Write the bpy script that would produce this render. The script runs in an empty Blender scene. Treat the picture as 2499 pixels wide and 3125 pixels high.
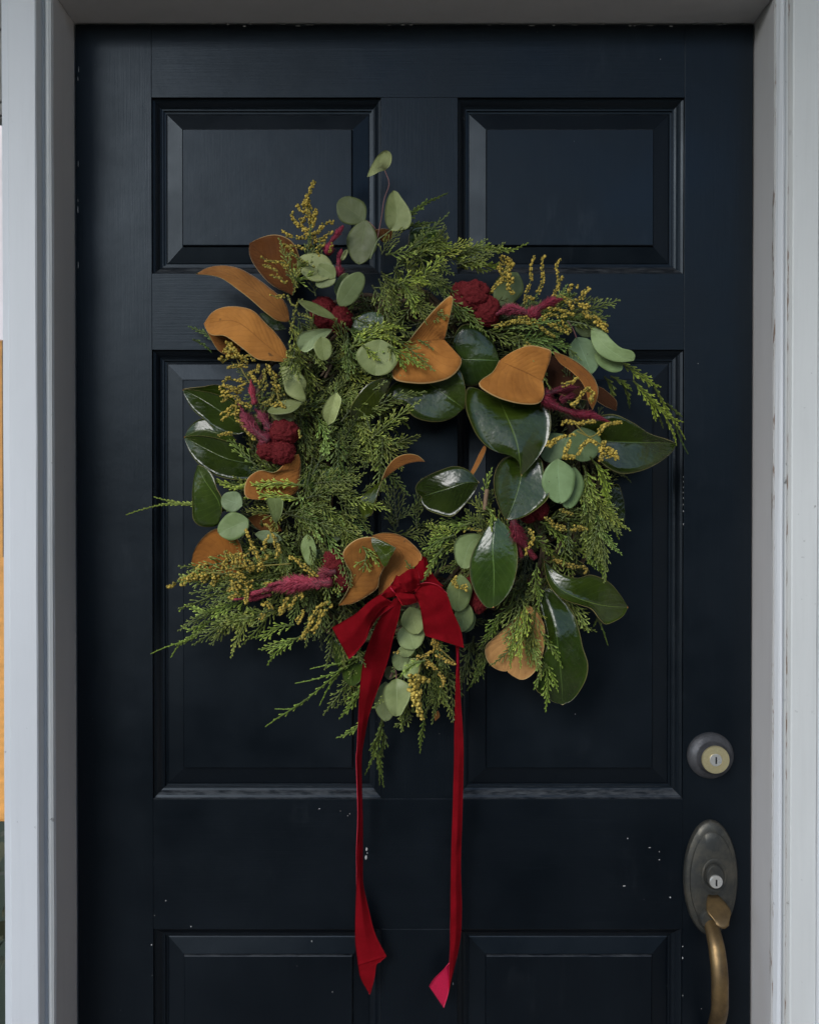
import bpy, bmesh, math, random
from mathutils import Vector, Matrix, noise
import numpy as np
R = math.radians
random.seed(11)
scene = bpy.context.scene
COL = scene.collection

# ------------------------------------------------------------------ camera, sky, sun, exposure
CAM = Vector((0, -1.25, 1.45)); PITCH = R(0.5); WIDE = 1.102
cam_d = bpy.data.cameras.new("camera"); cam = bpy.data.objects.new("camera", cam_d); COL.objects.link(cam)
cam.location = CAM; cam.rotation_euler = (R(90) - PITCH, 0, 0)
cam_d.sensor_fit = 'HORIZONTAL'; cam_d.sensor_width = 36; cam_d.lens = 36 * 1.25 / WIDE
cam_d.clip_start = .05; cam_d.clip_end = 500
cam_d.dof.use_dof = True; cam_d.dof.focus_distance = 1.17; cam_d.dof.aperture_fstop = 9
scene.camera = cam
SUN_EL, SUN_AZ = 27, 32          # elevation, and degrees to the left of straight out from the door
w = bpy.data.worlds.new("World"); scene.world = w; w.use_nodes = True
nt = w.node_tree; bg = nt.nodes['Background']
sky = nt.nodes.new('ShaderNodeTexSky'); sky.sky_type = 'NISHITA'; sky.sun_disc = False
sky.sun_elevation = R(SUN_EL); sky.sun_rotation = R(180 + SUN_AZ); sky.dust_density = .7; sky.air_density = 1.0; sky.ozone_density = 2.0
nt.links.new(sky.outputs[0], bg.inputs[0]); bg.inputs[1].default_value = 0.11
sd = bpy.data.lights.new("sun", 'SUN'); sd.energy = 1.0; sd.angle = R(26); sd.color = (1, .99, .98)
sun = bpy.data.objects.new("sun", sd); COL.objects.link(sun)
to_sun = Vector((-math.sin(R(SUN_AZ)) * math.cos(R(SUN_EL)), -math.cos(R(SUN_AZ)) * math.cos(R(SUN_EL)), math.sin(R(SUN_EL))))
sun.rotation_euler = to_sun.to_track_quat('Z', 'Y').to_euler(); sun.location = (-2, -4, 4)
scene.view_settings.view_transform = 'Standard'; scene.view_settings.look = 'None'
scene.view_settings.gamma = 1; scene.view_settings.use_curve_mapping = False
scene.view_settings.exposure = 0.9
scene.cycles.max_bounces = 6; scene.cycles.use_denoising = True

# ------------------------------------------------------------------ photo point -> place at a given distance out from the door
K = WIDE / 2499 / 1.25
def at(px, py, d=0.0):
    """the place seen at (px, py) of the photograph, d metres in front of the door's face"""
    a, b = (px - 1249.5) * K, (1562.5 - py) * K
    c, s = math.cos(PITCH), math.sin(PITCH)
    r = Vector((a, c + b * s, -s + b * c))
    return CAM + r * ((-d - CAM.y) / r.y)
ZT = {1: (550, 400, 2.155), 2: (1150, 700, 1.724), 3: (350, 1000, 1.724), 4: (400, 1500, 1.724), 5: (1200, 1300, 1.9156),
      6: (950, 1650, 2.8733), 7: (950, 2300, 2.6133), 8: (2000, 2150, 2.2107), 9: (1050, 550, 3.5925), 10: (900, 1100, 3.5925),
      11: (1700, 1050, 4.31), 12: (0, 0, 2.396), 0: (0, 0, 1.0)}
def zp(z, p): x0, y0, s = ZT[z]; return (x0 + p[0] / s, y0 + p[1] / s)

# ------------------------------------------------------------------ objects
def link(name, me, mat=None, parent=None, color=None):
    o = bpy.data.objects.new(name, me); COL.objects.link(o)
    if mat and not me.materials: me.materials.append(mat)
    if parent: o.parent = parent
    if color: o.color = (*color, 1)
    return o
def thing(name, label, cat, loc=(0, 0, 0), group=None):
    o = bpy.data.objects.new(name, None); COL.objects.link(o); o.location = loc
    o['label'] = label; o['category'] = cat
    if group: o['group'] = group
    bpy.context.view_layer.update()
    return o
def struct(o, kind='structure'): o['kind'] = kind; return o
def mesh_of(name, vs, fs, smooth=False):
    me = bpy.data.meshes.new(name); me.from_pydata([tuple(v) for v in vs], [], fs); me.validate(); me.update()
    if smooth: me.polygons.foreach_set('use_smooth', [True] * len(me.polygons))
    return me
def bm_mesh(name, bm, smooth=False):
    bmesh.ops.recalc_face_normals(bm, faces=bm.faces)
    me = bpy.data.meshes.new(name); bm.to_mesh(me); bm.free()
    if smooth: me.polygons.foreach_set('use_smooth', [True] * len(me.polygons))
    return me
def box(bm, x0, x1, y0, y1, z0, z1, bev=0):
    g = bmesh.ops.create_cube(bm, size=1)['verts']
    for v in g: v.co = Vector(((x0 + x1) / 2 + v.co.x * (x1 - x0), (y0 + y1) / 2 + v.co.y * (y1 - y0), (z0 + z1) / 2 + v.co.z * (z1 - z0)))
    if bev:
        es = {e for v in g for e in v.link_edges}
        bmesh.ops.bevel(bm, geom=list(es), offset=bev, segments=2, profile=.5, affect='EDGES')
def box_ob(name, x0, x1, y0, y1, z0, z1, mat, parent=None, bev=0.0):
    bm = bmesh.new(); box(bm, min(x0, x1), max(x0, x1), min(y0, y1), max(y0, y1), min(z0, z1), max(z0, z1), bev)
    return link(name, bm_mesh(name, bm), mat, parent)
def keep(o, parent):
    o.parent = parent; o.matrix_parent_inverse = Matrix.Translation(-parent.location); return o

# ------------------------------------------------------------------ materials
def new_mat(name):
    m = bpy.data.materials.new(name); m.use_nodes = True
    return m, m.node_tree, m.node_tree.nodes['Principled BSDF']
def nd(t, kind, **kw):
    n = t.nodes.new(kind)
    for k, v in kw.items():
        if k in n.inputs: n.inputs[k].default_value = v
        else: setattr(n, k, v)
    return n
def mixc(t, fac, a, b, mode='MIX'):
    n = t.nodes.new('ShaderNodeMix'); n.data_type = 'RGBA'; n.blend_type = mode
    for s, v in ((0, fac), (6, a), (7, b)):
        if isinstance(v, (int, float)): n.inputs[s].default_value = v
        elif isinstance(v, tuple): n.inputs[s].default_value = (*v[:3], 1)
        else: t.links.new(v, n.inputs[s])
    return n.outputs[2]
def math_(t, op, a, b=None, c=None):
    n = t.nodes.new('ShaderNodeMath'); n.operation = op
    for i, v in enumerate((a, b, c)):
        if v is None: continue
        if isinstance(v, (int, float)): n.inputs[i].default_value = v
        else: t.links.new(v, n.inputs[i])
    return n.outputs[0]
def ramp(t, x, lo, hi, a=0.0, b=1.0):
    n = t.nodes.new('ShaderNodeMapRange'); n.clamp = True
    n.inputs[1].default_value = lo; n.inputs[2].default_value = hi; n.inputs[3].default_value = a; n.inputs[4].default_value = b
    t.links.new(x, n.inputs[0]); return n.outputs[0]
def noise_(t, vec, scale, detail=3, rough=.55, stretch=None):
    if stretch:
        mp = nd(t, 'ShaderNodeMapping'); mp.inputs['Scale'].default_value = stretch; t.links.new(vec, mp.inputs[0]); vec = mp.outputs[0]
    n = nd(t, 'ShaderNodeTexNoise', Scale=scale, Detail=detail, Roughness=rough); t.links.new(vec, n.inputs['Vector']); return n.outputs[0]
def bump(t, bsdf, h, strength, dist, prev=None):
    b = nd(t, 'ShaderNodeBump', Strength=strength, Distance=dist); t.links.new(h, b.inputs['Height'])
    if prev: t.links.new(prev, b.inputs['Normal'])
    t.links.new(b.outputs[0], bsdf.inputs['Normal']); return b.outputs[0]

def door_paint(name, stretch, bs=.22):
    m, t, b = new_mat(name)
    tc = t.nodes.new('ShaderNodeTexCoord').outputs['Object']
    geo = t.nodes.new('ShaderNodeNewGeometry')
    grain = noise_(t, tc, 1, 4, .6, stretch)
    fine = noise_(t, tc, 1, 2, .5, tuple(v * 3 for v in stretch))
    patch = noise_(t, tc, 5, 4, .6)
    col = mixc(t, ramp(t, patch, .35, .7), (.0010, .0022, .0040), (.0018, .0034, .0056))
    col = mixc(t, ramp(t, grain, .55, .8, 0, .5), col, (.005, .008, .011))
    # dust that has settled on the ledges that face up, and scuffed light grey specks
    sep = nd(t, 'ShaderNodeSeparateXYZ'); t.links.new(geo.outputs['True Normal'], sep.inputs[0])
    dustn = noise_(t, tc, 1, 5, .7, (60, 60, 300))
    dust = math_(t, 'MULTIPLY', ramp(t, sep.outputs[2], .25, .6), ramp(t, dustn, .38, .66, .05, .5))
    col = mixc(t, dust, col, (.10, .105, .11))
    smear = math_(t, 'MULTIPLY', ramp(t, noise_(t, tc, 7, 3, .5), .56, .72), ramp(t, noise_(t, tc, 1, 4, .7, (60, 60, 14)), .5, .75, 0, .5))
    col = mixc(t, smear, col, (.022, .026, .030))
    specks = ramp(t, noise_(t, tc, 160, 2, .5), .775, .80)
    col = mixc(t, math_(t, 'MULTIPLY', specks, .35), col, (.2, .2, .2))
    t.links.new(col, b.inputs['Base Color'])
    t.links.new(math_(t, 'ADD', ramp(t, patch, .3, .75, .30, .52), math_(t, 'MULTIPLY', dust, .4)), b.inputs['Roughness'])
    b.inputs['Specular IOR Level'].default_value = .31; b.inputs['Specular Tint'].default_value = (.74, .88, 1, 1)
    h = math_(t, 'ADD', grain, math_(t, 'MULTIPLY', fine, .35))
    n1 = bump(t, b, h, bs, .0007)
    bump(t, b, noise_(t, tc, 28, 3, .5), .18, .002, n1)
    return m
PAINT_V = door_paint('door_paint_vertical', (420, 420, 9))
PAINT_P = door_paint('door_paint_panel', (420, 420, 9), .09)
PAINT_H = door_paint('door_paint_horizontal', (9, 420, 420))

def trim_paint(name, base, dirt=.5):
    m, t, b = new_mat(name)
    tc = t.nodes.new('ShaderNodeTexCoord').outputs['Object']
    big = noise_(t, tc, 1, 4, .6, (8, 8, 2.5))
    col = mixc(t, ramp(t, big, .35, .7), tuple(v * .93 for v in base), base)
    sp = ramp(t, noise_(t, tc, 95, 3, .6), .67 if dirt > .8 else .71, .74)
    gate = ramp(t, noise_(t, tc, 4.5, 2, .5), .47, .62)
    col = mixc(t, math_(t, 'MULTIPLY', math_(t, 'MULTIPLY', sp, gate), dirt), col, (.10, .095, .085))
    st = ramp(t, noise_(t, tc, 1, 5, .7, (60, 60, 3)), .52, .75, 0, .22)
    col = mixc(t, st, col, tuple(v * .72 for v in base))
    t.links.new(col, b.inputs['Base Color']); b.inputs['Roughness'].default_value = .52
    n1 = bump(t, b, noise_(t, tc, 1, 3, .5, (260, 260, 10)), .18, .0008)
    bump(t, b, noise_(t, tc, 24, 4, .5), .25, .002, n1)
    return m
TRIM = trim_paint('trim_paint', (.62, .64, .655))
TRIM_OLD = trim_paint('weathered_trim_paint', (.60, .615, .60), .9)
JAMB = trim_paint('jamb_paint', (.56, .55, .545), .4)

def seam_mat():
    m, t, b = new_mat('cracked_seam')
    tc = t.nodes.new('ShaderNodeTexCoord').outputs['Object']
    n = noise_(t, tc, 1, 5, .7, (200, 200, 28))
    col = mixc(t, ramp(t, n, .53, .62), (.42, .42, .41), (.16, .11, .08))
    t.links.new(col, b.inputs['Base Color']); b.inputs['Roughness'].default_value = .8
    bump(t, b, n, .6, .002); return m
SEAM = seam_mat()
def flat(name, c, rough=.6, metal=0.0, bumpy=0.0, scale=60, sheen=0):
    m, t, b = new_mat(name)
    tc = t.nodes.new('ShaderNodeTexCoord').outputs['Object']
    n = noise_(t, tc, scale, 4, .6)
    t.links.new(mixc(t, ramp(t, n, .3, .7), tuple(v * .8 for v in c), tuple(min(1, v * 1.15) for v in c)), b.inputs['Base Color'])
    b.inputs['Roughness'].default_value = rough; b.inputs['Metallic'].default_value = metal
    if sheen: b.inputs['Sheen Weight'].default_value = sheen
    if bumpy: bump(t, b, n, bumpy, .001)
    return m
def metal_mat(name, dark, bright, lo, hi, rough, metal=.85, scale=45):
    m, t, b = new_mat(name)
    tc = t.nodes.new('ShaderNodeTexCoord').outputs['Object']
    n = noise_(t, tc, scale, 5, .65); s = noise_(t, tc, 320, 3, .6)
    col = mixc(t, ramp(t, n, lo, hi), dark, bright)
    col = mixc(t, ramp(t, s, .62, .72, 0, .45), col, tuple(min(1, v * 2.0 + .02) for v in dark))
    t.links.new(col, b.inputs['Base Color']); b.inputs['Metallic'].default_value = metal
    t.links.new(ramp(t, n, .3, .7, rough + .12, rough - .06), b.inputs['Roughness'])
    bump(t, b, s, .25, .0005); return m
BRONZE = metal_mat('aged_bronze', (.050, .052, .048), (.12, .11, .085), .4, .75, .48, .7)
WORN = metal_mat('worn_brass_bronze', (.10, .068, .035), (.25, .165, .072), .3, .65, .42, .8, 30)
PEWTER = metal_mat('dark_worn_metal', (.06, .062, .068), (.13, .13, .135), .4, .75, .5, .6)
BRASS = metal_mat('brass', (.62, .52, .28), (.78, .68, .40), .3, .6, .33, .8, 90)
STEEL = metal_mat('steel', (.62, .60, .55), (.8, .79, .75), .3, .6, .3, .75, 90)
BLACK = flat('black_gap', (.004, .004, .004), .9)

def uvs(t):
    sep = nd(t, 'ShaderNodeSeparateXYZ'); t.links.new(nd(t, 'ShaderNodeUVMap').outputs[0], sep.inputs[0])
    return sep.outputs[0], sep.outputs[1]
def leaf_mat(name, base, base2, rib, rough, spec, vein_col=.0, vein_b=.2, quilt=.4, rim=None, coat=0, sheen=0, trans=0, nveins=11):
    m, t, b = new_mat(name)
    oi = t.nodes.new('ShaderNodeObjectInfo')
    tc = t.nodes.new('ShaderNodeTexCoord').outputs['Object']
    u, v = uvs(t)
    a = math_(t, 'ABSOLUTE', math_(t, 'SUBTRACT', u, .5))
    wob = math_(t, 'MULTIPLY', noise_(t, tc, 30, 2, .5), .6)
    ph = math_(t, 'ADD', math_(t, 'ADD', math_(t, 'MULTIPLY', math_(t, 'SUBTRACT', v, math_(t, 'MULTIPLY', a, .55)), nveins), wob), oi.outputs['Random'])
    fr = math_(t, 'ABSOLUTE', math_(t, 'SUBTRACT', math_(t, 'FRACT', ph), .5))      # 0 on a vein
    vein = ramp(t, fr, 0, .07, 1, 0)
    big = noise_(t, tc, 28, 4, .6); fine = noise_(t, tc, 260, 3, .6)
    col = mixc(t, ramp(t, big, .3, .7), base, base2)
    if vein_col: col = mixc(t, math_(t, 'MULTIPLY', vein, vein_col), col, rib)
    midr = ramp(t, a, .005, .015, .6, 0)
    col = mixc(t, midr, col, rib)
    col = mixc(t, 1.0, col, oi.outputs['Color'], 'MULTIPLY')
    col = mixc(t, ramp(t, fine, .66, .74, 0, .25), col, tuple(x * .5 for x in base))
    spots = math_(t, 'MULTIPLY', ramp(t, noise_(t, tc, 130, 3, .6), .66, .70), ramp(t, noise_(t, tc, 22, 2, .5), .5, .6))
    col = mixc(t, math_(t, 'MULTIPLY', spots, .6), col, (.05, .035, .018))
    if rim: col = mixc(t, ramp(t, a, .480, .492, 0, .85), col, rim)
    t.links.new(col, b.inputs['Base Color'])
    t.links.new(ramp(t, noise_(t, tc, 70, 4, .6), .3, .7, rough - .05, rough + .12), b.inputs['Roughness'])
    b.inputs['Specular IOR Level'].default_value = spec
    if coat: b.inputs['Coat Weight'].default_value = coat; b.inputs['Coat Roughness'].default_value = .12
    if sheen: b.inputs['Sheen Weight'].default_value = sheen; b.inputs['Sheen Roughness'].default_value = .5
    h = math_(t, 'SUBTRACT', math_(t, 'MULTIPLY', ramp(t, fr, 0, .35, 0, 1), vein_b), math_(t, 'MULTIPLY', midr, .6))
    n1 = bump(t, b, h, .35, .0012)
    n2 = bump(t, b, noise_(t, tc, 42, 3, .5), quilt, .004, n1)
    bump(t, b, fine, .12, .0006, n2)
    return m
MTOP = leaf_mat('magnolia_leaf_top', (.013, .024, .003), (.028, .045, .006), (.10, .15, .03), .17, .48, .12, .12, .55, rim=(.14, .13, .045))
MUND = leaf_mat('magnolia_leaf_underside', (.27, .105, .022), (.47, .20, .048), (.17, .062, .015), .85, .2, .26, .5, .5, rim=(.52, .34, .14), sheen=.12)
EUC = leaf_mat('eucalyptus_leaf', (.155, .18, .070), (.29, .315, .155), (.34, .37, .21), .52, .35, .10, .15, .12, nveins=7)
RIM = flat('leaf_rim', (.30, .24, .09), .6)
CUT = flat('leaf_edge_green', (.16, .19, .08), .6)

def sprig_mat(name, dark, mid, tip, rough=.5):
    m, t, b = new_mat(name)
    oi = t.nodes.new('ShaderNodeObjectInfo')
    at_ = nd(t, 'ShaderNodeVertexColor', layer_name='tip')
    sep = nd(t, 'ShaderNodeSeparateColor'); t.links.new(at_.outputs[0], sep.inputs[0])
    c = mixc(t, ramp(t, sep.outputs[0], 0, .6), dark, mid)
    c = mixc(t, ramp(t, sep.outputs[0], .62, 1), c, tip)
    c = mixc(t, 1.0, c, oi.outputs['Color'], 'MULTIPLY')
    c = mixc(t, math_(t, 'MULTIPLY', sep.outputs[1], .45), c, mixc(t, .6, c, (.16, .15, .03)))
    c = mixc(t, math_(t, 'MULTIPLY', sep.outputs[2], .8), c, (0.004, .006, .002))  # blue channel: random tone, and shade painted into the deep sprigs
    t.links.new(c, b.inputs['Base Color']); b.inputs['Roughness'].default_value = rough
    tc = t.nodes.new('ShaderNodeTexCoord').outputs['Object']
    bump(t, b, noise_(t, tc, 900, 2, .5), .4, .0005)
    return m
CEDAR = sprig_mat('cedar_foliage', (.020, .028, .006), (.12, .17, .022), (.52, .60, .14))
GOLD = sprig_mat('goldenrod_florets', (.10, .12, .03), (.36, .25, .030), (.58, .42, .07), .7)
PLUME = sprig_mat('celosia_plume', (.09, .005, .012), (.32, .020, .05), (.85, .17, .25), .7)
STEM = flat('twig_bark', (.085, .055, .03), .8, bumpy=.5, scale=300)

def velvet():
    m, t, b = new_mat('red_velvet')
    tc = t.nodes.new('ShaderNodeTexCoord').outputs['Object']
    n = noise_(t, tc, 40, 4, .6); f = noise_(t, tc, 1500, 2, .6)
    t.links.new(mixc(t, ramp(t, n, .3, .7), (.13, .001, .003), (.19, .0015, .006)), b.inputs['Base Color'])
    b.inputs['Roughness'].default_value = .9; b.inputs['Specular IOR Level'].default_value = .1
    b.inputs['Sheen Weight'].default_value = 1.0; b.inputs['Sheen Tint'].default_value = (1, .03, .05, 1); b.inputs['Sheen Roughness'].default_value = .28
    n1 = bump(t, b, f, .3, .0006); bump(t, b, noise_(t, tc, 60, 3, .5), .25, .003, n1)
    return m
VELVET = velvet()
EDGE_SHEEN = flat('velvet_edge_sheen', (.42, .012, .03), .7)  # brighter red: edge highlight put into the colour of the rim faces
SATIN = flat('pink_satin_reverse', (.52, .004, .05), .45, bumpy=.2, scale=700)
COMB = flat('cockscomb_velvet', (.115, .001, .003), .9, bumpy=.9, scale=700, sheen=.15)
COMB.node_tree.nodes['Principled BSDF'].inputs['Sheen Tint'].default_value = (.9, .03, .06, 1)

# ------------------------------------------------------------------ the house front
PORCH_Z = 0.0
struct(box_ob('porch_floor', -2.6, 2.6, -1.9, .2, -.12, PORCH_Z, flat('brown_floor_boards', (.30, .26, .22), .7, bumpy=.3)))
struct(box_ob('porch_ceiling', -2.6, 2.6, -1.55, .6, 2.84, 2.92, flat('ceiling_paint', (.45, .45, .44), .7)))
struct(box_ob('bounce_wall', 2.35, 2.5, -3.6, .059, -.5, 3.2, flat('tan_bounce_paint', (.62, .55, .48), .8)))  # unseen wall, added to bounce warm light onto the left jamb
struct(box_ob('ground', -120, 120, -150, 60, -.6, -.5, flat('lawn', (.04, .05, .022), .95, scale=.8)))
struct(box_ob('house_wall', -.535, 2.9, .06, .26, -.1, 2.84, flat('wall_paint', (.5, .5, .5), .7)))
far = bmesh.new()
for i in range(60):
    x = -40 + i * 1.4 + random.uniform(-.5, .5); r_ = random.uniform(1.6, 3.2)
    g = bmesh.ops.create_icosphere(far, subdivisions=2, radius=r_, matrix=Matrix.Translation((x, -17 + random.uniform(-3, 3), r_ * .7 - .5)))
    for v in g['verts']: v.co += Vector(noise.noise_vector(v.co * 1.3)) * .9
struct(link('far_treeline', bm_mesh('far_treeline', far), flat('far_foliage', (.05, .055, .025), .95, scale=2)), 'stuff')

XL, XR = at(229, 1500).x, at(2300, 1500).x      # inner faces of the two side jambs
ZTOP = at(1250, 67).z                            # underside of the head jamb
frame = thing('door_frame', 'chipped white wooden frame and mouldings around the navy front door', 'door frame', (0, 0, 0)); frame['kind'] = 'thing'
def xat(px, d): return at(px, 1562, d).x
def extrude(name, prof, z0, z1, mat, parent, smooth=False):
    """profile of (x, y) points, closed, run straight up the wall; cut in lengths so the edge may waver"""
    n = 26; vs = []; k = len(prof)
    for i in range(n + 1):
        z = z0 + (z1 - z0) * i / n
        for j, (x, y) in enumerate(prof):
            vs.append((x + .0006 * noise.noise(Vector((j * 3.1, z * 6, x * 4))), y + .0006 * noise.noise(Vector((j * 1.7, z * 5, 9))), z))
    fs = [(i * k + j, i * k + (j + 1) % k, (i + 1) * k + (j + 1) % k, (i + 1) * k + j) for i in range(n) for j in range(k)]
    fs += [tuple(range(k)), tuple(reversed(range(n * k, n * k + k)))]
    bm = bmesh.new(); me = mesh_of(name, vs, fs); bm.from_mesh(me); bpy.data.meshes.remove(me)
    return link(name, bm_mesh(name, bm), mat, parent)
Z0, Z1 = 0.0, ZTOP
extrude('side_jamb', [(XL, .05), (XL, -.0715), (XL + .0006 - .0015, -.073), (XL - .03, -.073), (XL - .03, .05)], Z0, ZTOP + .02, JAMB, frame)
extrude('side_jamb', [(XR, .05), (XR, -.063), (XR + .0015, -.0645), (XR + .03, -.0645), (XR + .03, .05)], Z0, ZTOP + .02, JAMB, frame)
box_ob('head_jamb', XL + .0003, XR - .0003, -.071, .05, ZTOP, ZTOP + .0195, JAMB, frame, .001)
box_ob('threshold', XL + .0005, XR - .0005, -.09, .05, .001, .03, flat('threshold_wood', (.14, .11, .08), .6), frame)
# left mouldings: an outer flat board, then a hollow that runs down to the jamb edge
a0, a1 = xat(163, .073), xat(115, .078)
cove = [(a0, -.0735), (a0, -.0755), (a0 - .003, -.0775), (a0 - .006, -.0770)]
for i in range(7):
    f = i / 6; cove.append((a0 - .007 + (a1 - a0 + .007) * f, -.0765 + .012 * math.sin(f * math.pi / 2)))
cove += [(a1 - .002, -.045), (a0, -.045)]
extrude('inner_moulding', cove, Z0, ZTOP + .05, TRIM_OLD, frame)
b0, b1 = xat(114, .092), xat(27, .092)
extrude('outer_casing', [(b0, -.05), (b0, -.0905), (b0 - .0015, -.092), (b1 + .0015, -.092), (b1, -.0905), (b1, -.05)], Z0, ZTOP + .12, TRIM, frame)
c0, c1 = xat(26, .083), xat(9.5, .083)
extrude('back_band', [(c0 + .004, .02), (c0 + .004, -.083), (c1 + .001, -.083), (c1, -.082), (c1 + .001, .02)], Z0, ZTOP + .12, TRIM, frame)
# right mouldings
r0, r1, r2, r3 = xat(2361, .0645), xat(2397, .076), xat(2411, .070), xat(2493, .074)
bead = [(r0, -.066)]
for i in range(9):
    f = i / 8; bead.append((r0 + (r1 - r0) * (.04 + .96 * f), -.0665 - .0095 * math.sin(f * math.pi * .85 + .12)))
bead += [(r1 + .0003, -.045), (r0, -.045)]
extrude('inner_moulding', bead, Z0, ZTOP + .05, TRIM, frame)
extrude('outer_casing', [(r1 + .0008, -.04), (r1 + .0008, -.0645), (r2 - .002, -.066), (r2, -.0735), (r2 + .0015, -.0745), (r3, -.0745), (r3, -.04)], Z0, ZTOP + .12, TRIM_OLD, frame)
extrude('back_band', [(r3 + .0007, -.04), (r3 + .0007, -.0775), (r3 + .03, -.0775), (r3 + .03, -.04)], Z0, ZTOP + .12, TRIM, frame)
extrude('cracked_seam', [(r0 - .0016, -.060), (r0 - .0016, -.0653), (r0 - .0002, -.0668), (r0 + .0008, -.067), (r0 + .0008, -.060)], Z0, ZTOP + .03, SEAM, frame)
extrude('cracked_seam', [(r2 - .0030, -.0655), (r2 - .0030, -.0668), (r2 - .0004, -.0672), (r2 - .0004, -.0655)], Z0, ZTOP + .03, SEAM, frame)
box_ob('head_casing', XL - .012, XR + .012, -.088, .05, ZTOP + .0215, ZTOP + .11, TRIM, frame, .002)

# what shows past the left casing
nb = bmesh.new()
siding = thing('neighbouring_wall', 'pale clapboard wall end seen past the left casing near the top', 'wall', (-.62, .3, 2.0)); siding['kind'] = 'thing'
for i, (ya, yb) in enumerate(((-60, 86), (90, 308), (312, 350), (354, 362))):
    za, zb = at(0, ya, -.30).z, at(0, yb, -.30).z
    keep(box_ob('clapboard', -.98, at(30, 300, -.30).x, .30, .33, zb + .001, za - .001, flat('cream_siding', (.45, .42, .38), .7), None, .001), siding)
post = thing('garden_post', 'orange painted post with a rounded foot past the left casing', 'post', (-.72, .5, 0))
pb = bmesh.new(); x1, x0_ = at(26, 1500, -.5).x, at(-60, 1500, -.5).x
box(pb, x0_, x1, .5, .56, at(0, 2512, -.5).z, at(0, 1035, -.5).z, .008)
ORANGE = flat('orange_paint', (.85, .40, .10), .6, bumpy=.2)
keep(link('post_board', bm_mesh('post_board', pb), ORANGE), post)
keep(box_ob('post_groove', at(2, 1500, -.49).x, at(4.5, 1500, -.49).x, .4985, .51, at(0, 1700, -.5).z, at(0, 1040, -.5).z, flat('brown_groove', (.12, .07, .03), .8)), post)
hb = bmesh.new(); box(hb, -9, -3.2, 8, 12, -.5, 7)
hm = flat('pale_pink_sky', (.75, .68, .68), .8, scale=1.2)
o = link('sky_stand_in', bm_mesh('sky_stand_in', hb), hm); o['label'] = 'pale pinkish box added as the bright sky past the left casing'; o['category'] = 'backdrop'; o['kind'] = 'thing'  # pale box added to stand in for the whitish sky
bb = bmesh.new()
for i in range(260):
    q = Vector((-.95 + random.uniform(-.3, .3), .75 + random.uniform(-.2, .25), random.uniform(.2, .99)))
    g = bmesh.ops.create_grid(bb, x_segments=1, y_segments=1, size=.018, matrix=Matrix.Translation(q) @ Matrix.Rotation(random.uniform(0, 6), 4, 'Z') @ Matrix.Rotation(random.uniform(0, 2), 4, 'X'))
o = link('garden_shrub', bm_mesh('garden_shrub', bb), flat('dark_shrub', (.06, .06, .025), .7)); o['label'] = 'dark olive shrub low beyond the left casing'; o['category'] = 'shrub'; o['kind'] = 'thing'

# ------------------------------------------------------------------ door
door = thing('front_door', 'six panel front door in glossy dark navy paint, scuffed near the lock rail', 'door', (0, 0, 0)); door['kind'] = 'thing'
GAP = .00015
def px(x): return at(x, 1562).x
def pz(y): return at(1250, y).z
DL, DR, DT, DB = XL + .0025, XR - .0030, ZTOP - .003, .034
cols = [(465, 1163), (1396, 2086)]
rows = [(296, 834), (1067, 2439), (2837, 3950)]
SW = [(DL, px(cols[0][0])), (px(cols[1][1]), DR)]
for x0, x1 in SW: box_ob('stile', x0, x1, 0, .043, DB, DT, PAINT_V, door, .0004)
xs0, xs1 = px(cols[0][0]) + GAP, px(cols[1][1]) - GAP
rz = [(DT, pz(rows[0][0])), (pz(rows[0][1]), pz(rows[1][0])), (pz(rows[1][1]), pz(rows[2][0])), (pz(rows[2][1]), DB)]
for za, zb in rz: box_ob('rail', xs0, xs1, .0002, .043, zb, za, PAINT_H, door, .0003)
mx0, mx1 = px(cols[0][1]), px(cols[1][0])
for ya, yb in rows: box_ob('mullion', mx0, mx1, .0001, .043, pz(yb) + GAP, pz(ya) - GAP, PAINT_V, door, .0003)
def ringloft(name, x0, x1, z0, z1, prof, mat, parent, cap):
    """profile of (inset, y) steps run round a rectangle, mitred at the corners"""
    vs, fs = [], []
    for s, y in prof: vs += [(x0 + s, y, z0 + s), (x1 - s, y, z0 + s), (x1 - s, y, z1 - s), (x0 + s, y, z1 - s)]
    for i in range(len(prof) - 1):
        for j in range(4): fs.append((i * 4 + j, i * 4 + (j + 1) % 4, i * 4 + 4 + (j + 1) % 4, i * 4 + 4 + j))
    if cap: k = (len(prof) - 1) * 4; fs.append((k, k + 1, k + 2, k + 3))
    bm = bmesh.new(); me = mesh_of(name, vs, fs); bm.from_mesh(me); bpy.data.meshes.remove(me)
    me = bm_mesh(name, bm)
    if me.polygons[0].normal.y > 0: me.flip_normals()
    return link(name, me, mat, parent)
mould = [(0, .0005), (.0004, .0045), (.0018, .0052), (.0035, .0060), (.0060, .0080), (.0085, .0105), (.0110, .0118), (.0130, .0121), (.0131, .0148), (.0160, .0152), (.0160, .022)]
field = [(.0158, .0160), (.0178, .0152), (.0385, .0108), (.0392, .0110), (.0395, .0076), (.0406, .0068)]
for (ya, yb) in rows:
    for (xa, xb) in cols:
        X0, X1, ZB, ZA = px(xa), px(xb), pz(yb), pz(ya)
        p = ringloft('raised_panel', X0, X1, ZB, ZA, field, PAINT_P, door, True)
        ringloft('panel_moulding', X0 + .0001, X1 - .0001, ZB + .0001, ZA - .0001, mould, PAINT_H, p, False)
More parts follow.
